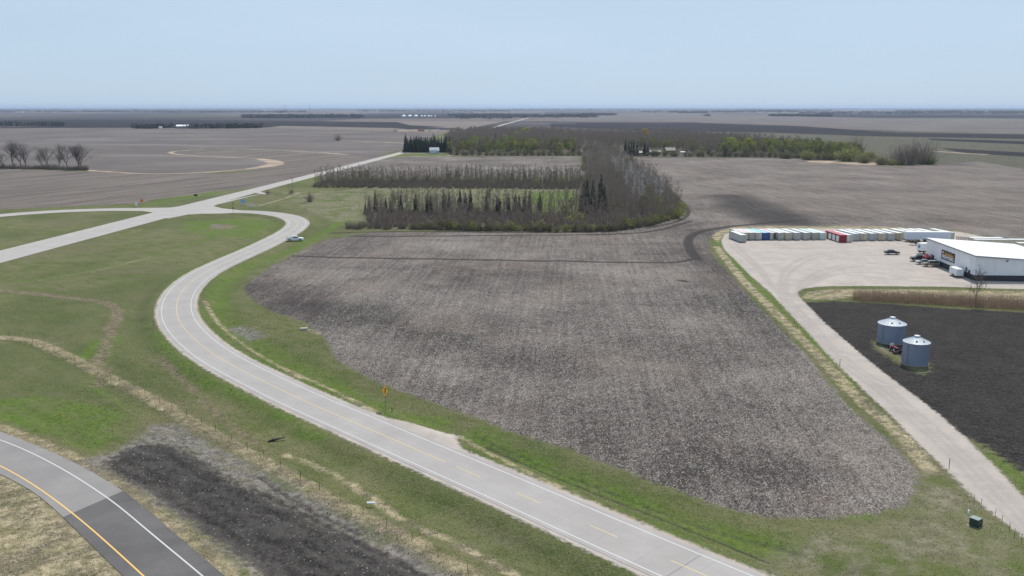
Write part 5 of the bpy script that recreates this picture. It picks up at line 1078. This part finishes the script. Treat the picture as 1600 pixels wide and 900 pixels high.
for i, (px, py, s_, lab) in enumerate(((1262,249.5,1.0,'low bright green willow beside the sandy strip'),(1326,252,1.35,'large rounded green willow near the end of the tree line'),(1350,254.5,.8,'olive willow at the foot of the large rounded one'),(1378,257.5,.85,'pale green willow near the bare clump at the tree line end'),(1358,249,1.0,'rounded green willow between the largest one and the bare clump'),(1392,258,.65,'green shrub in front of the bare clump'),(1452,256.5,.75,'green bush closing the outer end of the bare clump'),(1300,249,.9,'rear green willow behind the bright strip of grass'),(1228,247.5,.8,'low olive willow where the tree line bends outward'))):
    q = P(px, py); o = K_wil.one(q.x, q.y, s_, label=lab)
    if 'olive' in lab or 'pale' in lab:
        for ch in o.children:
            if ch.name.startswith('crown'): ch.material_slots[1].link = 'OBJECT'; ch.material_slots[1].material = OLV
rng = np.random.default_rng(21)
K_big = Kind('cottonwood', [big_tree(29, l, .075) for l in (-.35, .05, .25, -.1)], [DARKB, DTWIG])
K_bigm = Kind('cottonwood', [bush(15, 7.5, 90, 0, .12), bush(14, 8.5, 100, 0, .12)], [BARK, TWIG])
for px, py, s_, v, lab in ((22,262.5,.92,0,'cottonwood leaning to the field end, outermost of the leafless roadside clump'),(33,261.5,1.08,1,'tallest leafless cottonwood, second in the clump on the tilled field edge'),(40,262,.8,2,'crooked leafless cottonwood behind the tallest one'),(75,262.5,.85,3,'leafless cottonwood in the middle of the clump'),(66,263,.6,1,'small leafless cottonwood beside the middle one'),(105,263,.98,1,'leafless cottonwood with high fan crown, third from the tan ditch'),(122,265,1.02,2,'many stemmed leafless cottonwood next to the tan ditch end'),(128,265,.95,3,'leafless cottonwood closing the clump at the tan ditch'),(92,263,.55,2,'small greenish cottonwood under the fan crowned one'),(6,262,.6,1,'low leafless cottonwood at the picture edge of the clump')):
    q = P(px, py); K_big.one(q.x, q.y, s_, label=lab, v=v, rz=random.uniform(-.5, .5), group='leafless cottonwoods on the tilled field edge')
ug = [tuple(P(px, 263+.018*px+random.uniform(-.8,.8)).xy) for px in np.linspace(-20, 136, 60)]; K_brn.mass('undergrowth', ug, [random.uniform(.8, 1.7) for _ in ug])
for px, py, s_, v, lab in ((1402,257,1.25,0,'grey bare tree at the inner side of the round clump'),(1412,257.5,1.35,1,'grey bare tree second in the round clump'),(1423,257.5,1.4,0,'grey bare tree at the middle of the round clump'),(1444,256.5,1.45,1,'grey bare tree at the outer side of the round clump'),(1433,255,1.5,0,'grey bare tree at the back of the round clump'),(1185,234,1.4,1,'dark bare tree rising above the leafing woods'),(1337,243,1.4,0,'bare tree behind the large rounded willow'),(528,219.5,.85,1,'lone bare tree out in the pale field')):
    q = P(px, py); K_bigm.one(q.x, q.y, s_, label=lab, v=v)
# sparse saplings on the scrubby grass
for i in range(22):
    px, py = (random.uniform(430, 600), random.uniform(296, 340)); q = P(px, py); K_pole.one(q.x, q.y, random.uniform(.15, .42), label='tiny bare sapling on the scrubby grass near the bend', catg='sapling', group='saplings on the scrubby grass')
for px, py, s_, lab in ((484,315,1.6,'dense bare bush on the scrubby grass near the road bend'),(455,302,1.0,'thin bare sapling clump near the county road'),(418,303,1.0,'bare sapling clump beside the gravel spur')): q = P(px, py); K_brn.one(q.x, q.y, s_, label=lab, catg='bush')
for px, py, s_, lab in ((451,302,.75,'thin bare tree near the county road, first of two'),(458,303,.8,'thin bare tree near the county road, nearer the rear tree row')): q = P(px, py); K_pole.one(q.x, q.y, s_, label=lab)
K_lone = Kind('bare_tree', [bare_tree(10, 3.6, 34, .95, tw=.05, start=.22)]*2, [DARKB, BARK]); q = P(1523.5, 477); K_lone.one(q.x, q.y, .82, label='lone bare tree in the cattails in front of the white building', v=1)
# pines of the far windbreak
for i in range(40):
    px = random.choice([random.uniform(215, 250), random.uniform(300, 400), random.uniform(326, 345), random.uniform(350, 362)]); q = P(px, 200.6+random.uniform(-.3,.2)); K_spr.one(q.x, q.y, random.uniform(.9, 1.3), label='tiny dark conifer in the far windbreak across the pale field', group='conifers of the far windbreak')

# distant treelines: clumps of foliage masses
def treeline(name, spans, mat, hgt):
    cs, ss = [], []
    for (x0, x1, py0, py1, n, wd) in spans:
        for _ in range(n):
            px = random.uniform(x0, x1); f = (px-x0)/(x1-x0); q = P(px, py0 + (py1-py0)*f)
            y = q.y + random.gauss(0, wd); x = q.x*(y/q.y); m = 16; hh = hgt*random.uniform(.6, 1.2)
            c = np.array([x, y, 0]) + rng.standard_normal((m,3))*np.array([hgt*.9, hgt*.9, 0]) + np.stack([np.zeros(m), np.zeros(m), rng.uniform(0, 1, m)*hh], 1); cs.append(c); ss.append(np.full(m, hgt*.55))
    c = np.concatenate(cs); V, Qc = leaves(c, np.concatenate(ss)); tag(link(bpy.data.objects.new(name, quad_mesh(name, V, Qc, mat))), kind='stuff')
FARW = barkm('far_woodland', (.055, .05, .045), (.10, .09, .075))
treeline('treeline', [(1205,1295,181.5,182,260,60),(715,930,183.5,182,420,260),(700,800,181,181,150,150),(900,960,180,180,90,60),(1060,1105,176.7,176.7,90,60),(1100,1110,181.5,181.5,6,60)], FARW, 11)
treeline('treeline', [(212,252,200.4,200.5,60,12),(296,404,200.3,199.6,170,14),(252,296,199.6,199.6,40,14),(-60,95,196.4,196.2,150,20)], FARW, 9)
treeline('treeline', [(-300,260,174.2,174.2,700,900),(260,480,174.5,174.8,260,800),(380,560,184,183.5,220,120),(1000,1250,174.6,174.8,250,700),(1250,1650,177,176.6,420,700),(1150,1300,172.8,172.8,240,900),(1400,1700,174,173.6,360,900),(560,800,173.5,173.5,260,1200),(800,1000,172.2,172.2,120,900),(-300,100,171.6,171.6,300,1500)], FARW, 14)
treeline('treeline', [(-400,2000,170.0,170.4,1500,2800),(-400,2000,169.3,169.5,1200,3500)], FARW, 18)

# cattails, dry grass
def blades(name, pts, hmin, hmax, wd, mat, per=1, lean=.25, zf=None):
    a = np.array(pts, float); a = np.repeat(a, per, 0); n = len(a); a = a + rng.standard_normal((n, 2))*.12
    z = np.array([zf(x, y) for x, y in a]) if zf else np.full(n, -.12); base = np.stack([a[:,0], a[:,1], z], 1); hh = rng.uniform(hmin, hmax, (n,1)); tip = base + np.concatenate([rng.standard_normal((n,2))*lean, np.ones((n,1))], 1)*hh
    V, Qc = rib(base, tip, np.full((n,1), wd), np.full((n,1), wd*.35)); tag(link(bpy.data.objects.new(name, quad_mesh(name, V, Qc, mat))), kind='stuff')
CATM = bladem('cattail_stems', (.20, .135, .10), (.35, .26, .19)); DRY = bladem('dry_grass_blades', (.40, .33, .21), (.62, .53, .37)); GRN = bladem('green_grass_blades', (.065, .11, .015), (.13, .16, .035))
CATP = poly([(1329,468),(1345,471.5),(1450,476),(1530,481),(1600,485),(2000,512),(2000,500),(1600,475),(1450,467),(1340,463.5)])
blades('cattail_reeds', scatter(CATP, .30), 1.5, 2.6, .05, CATM, 2, .08)
def near_line(k, wd, n, zoff=0):
    pts, _ = TAN_LINES[k]; s_ = relax(smooth(pts, 2), 3); a = np.array(s_); i = rng.integers(0, len(a)-1, n); q = a[i] + (a[i+1]-a[i])*rng.random((n,1)) + rng.standard_normal((n,2))*wd; return q
gi = {}
def zgrid(x, y):                                   # height of the built sheet
    r_ = math.hypot(x, y-OY); th = math.atan2(x, y-OY); i = int(np.clip(np.searchsorted(rad, r_), 0, NR-1)); j = int(np.clip(round((th-ang[0])/(ang[1]-ang[0])), 0, NA-1)); return Z[i*NA+j]
allowed = lambda q: [(x, y) for x, y in q if not in_poly(x, y, list(R4R)+list(R4L)[::-1])]
blades('dry_grass', allowed(near_line(0, .8, 4200)), .15, .5, .04, DRY, 2, .8, zgrid)
blades('dry_grass', allowed(near_line(2, 1.1, 4500)), .12, .35, .04, DRY, 2, .8, zgrid)
blades('dry_grass', [q for q in scatter(TAN_L, .45) if q[1] < 145 and q[0] > -90 and not in_poly(*q, list(R4R)+list(R4L)[::-1])], .1, .3, .045, DRY, 2, .9, zgrid)
blades('dry_grass', [q for q in scatter(TAN_BERM, .5) if q[0] < 160], .2, .5, .05, DRY, 2, .35)

def zg(a):
    r_ = np.hypot(a[:,0], a[:,1]-OY); th = np.arctan2(a[:,0], a[:,1]-OY); i = np.clip(np.searchsorted(rad, r_)-1, 0, NR-2); j = np.clip(((th-ang[0])/(ang[1]-ang[0])).astype(int), 0, NA-2)
    u = (r_-rad[i])/(rad[i+1]-rad[i]); v = (th-ang[0])/(ang[1]-ang[0]) - j
    return Z[i*NA+j]*(1-u)*(1-v) + Z[(i+1)*NA+j]*u*(1-v) + Z[i*NA+j+1]*(1-u)*v + Z[(i+1)*NA+j+1]*u*v
def gval(name, a):
    r_ = np.hypot(a[:,0], a[:,1]-OY); th = np.arctan2(a[:,0], a[:,1]-OY); i = np.clip(np.searchsorted(rad, r_), 0, NR-1); j = np.clip(np.round((th-ang[0])/(ang[1]-ang[0])).astype(int), 0, NA-1); return A[name][i*NA+j]
def litter(name, n, x0, x1, y0, y1, keep, mat, hmin, hmax, wd, upr, jl=.4):
    c = np.stack([rng.uniform(x0, x1, n//4), rng.uniform(y0, y1, n//4)], 1); a = np.repeat(c, 4, 0) + rng.standard_normal((n//4*4, 2))*jl; a = a[keep(a)]; base = np.stack([a[:,0], a[:,1], zg(a)+.01], 1); m = len(a)
    d = np.concatenate([rng.standard_normal((m,2)), np.full((m,1), upr)], 1); d /= np.linalg.norm(d, axis=1)[:, None]; tip = base + d*rng.uniform(hmin, hmax, (m,1)); V, Qc = rib(base, tip, np.full((m,1), wd), np.full((m,1), wd*.4))
    tag(link(bpy.data.objects.new(name, quad_mesh(name, V, Qc, mat))), kind='stuff')
def on_lawn(a):
    i = np.clip(np.searchsorted(rad, np.hypot(a[:,0], a[:,1]-OY)), 0, NR-1); j = np.clip(np.round((np.arctan2(a[:,0], a[:,1]-OY)-ang[0])/(ang[1]-ang[0])).astype(int), 0, NA-1); k = i*NA+j
    return (A['stub'][k] < -.3) & (A['dark'][k] < -.4) & (A['gravel'][k] < -.2) & (d4[k] < -.6) & (d1[k] > 5.1) & (A['dirt'][k] < -.3)
litter('grass', 150000, -75, 75, 78, 210, on_lawn, GRN, .08, .22, .05, .9); litter('dry_grass', 90000, -75, 75, 78, 210, on_lawn, DRY, .08, .22, .04, .5)
STRAW = barkm('straw_bits', (.36, .32, .28), (.62, .56, .49))
litter('straw_litter', 150000, -45, 85, 84, 230, lambda a: gval('stub', a) > .2, STRAW, .12, .38, .055, .25)
CLOD = barkm('soil_clods', (.035, .031, .030), (.12, .108, .10)); STN = barkm('pale_stones', (.20, .185, .17), (.42, .39, .36))
def lumps(name, pts, smin, smax, mat):
    a = np.array(pts); n = len(a); z = np.array([zgrid(x, y) for x, y in a]); sz = rng.uniform(smin, smax, (n, 1, 1))
    cube = np.array([(-1,-1,-.6),(1,-1,-.6),(1,1,-.6),(-1,1,-.6),(-.6,-.6,.7),(.6,-.6,.7),(.6,.6,.7),(-.6,.6,.7)], float)[None]*rng.uniform(.55, 1.25, (n, 8, 3))
    V = cube*sz + np.stack([a[:,0], a[:,1], z], 1)[:, None]; F = np.array([(4,5,6,7),(0,1,5,4),(1,2,6,5),(2,3,7,6),(3,0,4,7)]); Qc = (F[None] + (np.arange(n)*8)[:, None, None]).reshape(-1, 4)
    tag(link(bpy.data.objects.new(name, quad_mesh(name, V.reshape(-1, 3), Qc, mat))), kind='stuff')
okp = lambda L_: [q for q in L_ if in_poly(*q, DARK_C) or random.random() < .35]
dcp = [q for q in scatter(DIRT_C, .55) if q[1] < 165 and q[0] > -75 and not in_poly(*q, list(R4R)+list(R4L)[::-1])]
lumps('soil_clods', random.sample(dcp, len(dcp)//3), .02, .085, CLOD); lumps('pale_rubble', random.sample(dcp, min(2600, len(dcp)//3)), .02, .075, STN)

# ------------------------------------------------------------------ houses and the distance
def house(name, px, py, Wd, Dp, Hw, rise, wallm, roofm, label, rz=0.0, chim=False):
    q = P(px, py); r = empty(name, (q.x, q.y, -.1), rz)
    MB().box(-Wd/2, Wd/2, 0, Dp, 0, Hw).build('wall', wallm, r)
    b = MB(); b.add([(-Wd/2-.4,-.4,Hw+.01),(Wd/2+.4,-.4,Hw+.01),(Wd/2+.4,Dp+.4,Hw+.01),(-Wd/2-.4,Dp+.4,Hw+.01),(-Wd/2-.4,Dp/2,Hw+rise),(Wd/2+.4,Dp/2,Hw+rise)], [(0,1,5,4),(4,5,2,3),(0,4,3),(1,2,5),(0,3,2,1)]); b.build('roof', roofm, r)
    n = max(2, int(Wd/3))
    for i in range(n):
        x = -Wd/2 + (i+.5)*Wd/n
        if i == n//2: MB().box(x-.5, x+.5, -.06, 0, 0, 2.1).build('door', M['brown'], r)
        else: MB().box(x-.6, x+.6, -.05, 0, 1.0, 2.2).build('window', M['glass'], r)
    tag(r, label, 'house' if 'house' in name or 'cabin' in name else 'shed'); return r
house('farm_house', 679, 240, 9.5, 9, 3.2, 3.2, M['siding'], M['shingle'], 'small blue grey house in front of the dark spruce windbreak', .15)
MB().box(-3.2, 3.2, 0, .3, 0, 3.4).build('wall', M['siding'], bpy.data.objects['farm_house']).location = (-.4, -.4, .4)
house('cabin', 1024, 241.5, 11, 8, 2.6, 2.0, M['brown'], M['brownr'], 'long brown cabin with pale roof at the edge of the woods', 0)
house('farm_house', 1048, 240.5, 10, 9, 3.6, 3.0, M['brown'], M['base'], 'dark house with bluish roof behind the shrubs beside the brown cabin', .1)
house('garden_shed', 1001, 241.8, 2.6, 2.5, 2.6, .6, M['white'], M['white'], 'tiny white shed between the spruces and the brown cabin')
house('garden_shed', 1067, 240.5, 4.0, 3, 2.0, .6, M['white'], M['white'], 'tiny pale shed beyond the dark house at the woods edge')
house('farm_shed', 284, 200.6, 27, 15, 5, 3.5, M['brownr'], M['roofw'], 'white roofed farm shed in the far windbreak across the pale field')
house('farm_shed', 250, 200.9, 6, 6, 3, 2, M['white'], M['white'], 'tiny white shed in the far windbreak near the larger roof')
for i, (px, wd) in enumerate(((631,20),(640.5,20),(650,20),(659,12),(664,12),(670,12),(674,10),(680,8))):
    q = P(px, 183.2); r = empty('far_grain_bin', (q.x, q.y, 0)); MB().cyl((0,0,0), wd/2, 7, n=20).build('wall', M['white'], r); MB().cyl((0,0,7), wd/2+.3, wd*.28, n=20, r2=.6).build('roof', M['roofw'], r)
    tag(r, f'{(ords)[i]} white bin of the distant bin farm, counted from the open fields', 'grain bin', 'white bins of the distant bin farm')
for i, (px, m, lab) in enumerate(((617,'concrete','pale block at the near end of the distant work site'),(655,'orange','orange machine among the piles of the distant work site'),(660,'orange','second orange machine of the distant work site, next to the first'),(671,'white','white truck among the piles of the distant work site'),(683,'white','white truck at the wooded end of the distant work site'))):
    q = P(px, 205.2-(.6 if i == 4 else 0)); r = empty('work_vehicle', (q.x, q.y, 0)); MB().box(-3, 2, -1.4, 1.4, .8, 3).build('body', M[m], r, bevel=.1); MB().box(2.1, 4, -1.2, 1.2, .8, 3.6).build('cab', M[m], r, bevel=.1)
    for x in (-2, 2.6):
        for y in (-1.3, 1.3): wheel(r, x, y, .7, .5, 1 if y > 0 else -1)
    tag(r, lab, 'work vehicle', 'machines at the distant work site')
for i, (px, py, sz, lab) in enumerate(((628,205,14,'long pale earth pile starting the distant work site'),(645,205,12,'earth pile beside the orange machines of the distant work site'),(666,204.6,10,'earth pile between the orange machines and the white truck'),(678,204.6,12,'earth pile by the woods end of the distant work site'))):
    q = P(px, py); b = MB(); n = 18; vs = [(0,0,2.6)]; 
    for k, (rr, z) in enumerate(((.35,2.2),(.75,1.0),(1.0,0))): vs += [(sz*rr*math.cos(2*PI*j/n)*random.uniform(.85,1.15), sz*.5*rr*math.sin(2*PI*j/n)*random.uniform(.85,1.15), z*random.uniform(.8,1.2)) for j in range(n)]
    fs = [(0, 1+j, 1+(j+1)%n) for j in range(n)] + [(1+k*n+j, 1+(k+1)*n+j, 1+(k+1)*n+(j+1)%n, 1+k*n+(j+1)%n) for k in range(2) for j in range(n)]; o = b.add(vs, fs).build('earth_pile', M['pile'], smooth=True); o.location = (q.x, q.y, -.1); tag(o, lab, 'earth pile', 'earth piles at the distant work site')
# water tower and masts on the horizon
q = P(40, 171.2); r = empty('water_tower', (q.x, q.y, 0)); MB().cyl((0,0,0), 4, 48, n=12, r2=3).build('stem', M['concrete'], r); b = MB(); b.cyl((0,0,46), 8, 8, n=20, r2=20); b.cyl((0,0,54), 20, 10, n=20); b.cyl((0,0,64), 20, 7, n=20, r2=6); b.build('tank', M['siding'], r); tag(r, 'water tower bulging above the horizon over the left fields', 'water tower')
for px, hh, lab in ((484,76,'thin mast on the horizon above the pale field'),(444,70,'first of the twin masts on the horizon, nearer the water tower'),(447,70,'second of the twin masts on the horizon')):
    q = P(px, 175.5); r = empty('radio_mast', (q.x, q.y, 0)); b = MB(); w_ = 1.6
    for s1, s2 in ((-1,-1),(1,-1),(1,1),(-1,1)): b.tube((s1*w_*1.6, s2*w_*1.6, 0), (s1*.4, s2*.4, hh), .45, .3, n=4)
    for k in range(12): z = hh*k/12; t_ = 1-k/12; a_ = w_*1.6*t_+.4; b.tube((-a_,-a_,z),(a_,-a_,z+hh/12),.2,n=3); b.tube((a_,-a_,z),(-a_,-a_,z+hh/12),.2,n=3)
    b.build('lattice', M['post'], r); tag(r, lab, 'mast')
for i, (px, py, wd, lab) in enumerate(((1541,176,60,'bright white roof near the horizon on the open fields side'),(1546,173.5,80,'second bright roof on the horizon beyond the first'),(1199,180.5,24,'tiny white building at the end of the distant dark wood'),(1035,169.8,260,'pale long building on the horizon beyond the woods'),(235,174,50,'pale roof in the distant town below the masts'),(30,176,50,'pale roof in the distant town under the water tower'),(120,173.8,60,'pale roof in the distant town between water tower and windbreak'),(470,174.5,60,'pale building near the horizon masts'))):
    q = P(px, py); r = empty('distant_building', (q.x, q.y, 0)); MB().box(-wd/2, wd/2, 0, wd*.5, 0, 7).build('wall', M['wallw'], r); MB().box(-wd/2-1, wd/2+1, -1, wd*.5+1, 7.01, 9).build('roof', M['roofw'], r); tag(r, lab, 'building')
# low board fence near the field corner of the container row
r = empty('board_fence'); A0_, A1_ = P(1494, 375.5), P(1512, 376.8)
for k in range(7):
    c_ = A0_.lerp(A1_, k/6); MB().box(c_.x-.06, c_.x+.06, c_.y-.06, c_.y+.06, 0, 1.5).build('post', M['wood'], r)
d_ = A1_-A0_; b = MB()
for z in (.4, .9, 1.35): b.tube(A0_+Vector((0,-.09,z)), A1_+Vector((0,-.09,z)), .09, n=4)
b.build('rail', M['wood'], r); tag(r, 'low weathered board fence between the cream container and the building', 'fence')

# ------------------------------------------------------------------ haze
hb = MB(); hb.box(-47000, 47000, -400, 47500, -4, 84); hz = hb.build('haze', []) if False else None
me = bpy.data.meshes.new('haze'); me.from_pydata(hb.v, [], hb.f); hz = link(bpy.data.objects.new('haze', me)); tag(hz, kind='stuff')
hm = bpy.data.materials.new('haze_air'); hm.use_nodes = True; ht = hm.node_tree; ht.nodes.clear(); ho = ht.nodes.new('ShaderNodeOutputMaterial'); hv = ht.nodes.new('ShaderNodeVolumePrincipled')
hv.inputs['Color'].default_value = (.62, .76, 1.0, 1); hv.inputs['Density'].default_value = 4.5e-5; hv.inputs['Anisotropy'].default_value = .2
ht.links.new(hv.outputs[0], ho.inputs['Volume']); me.materials.append(hm)
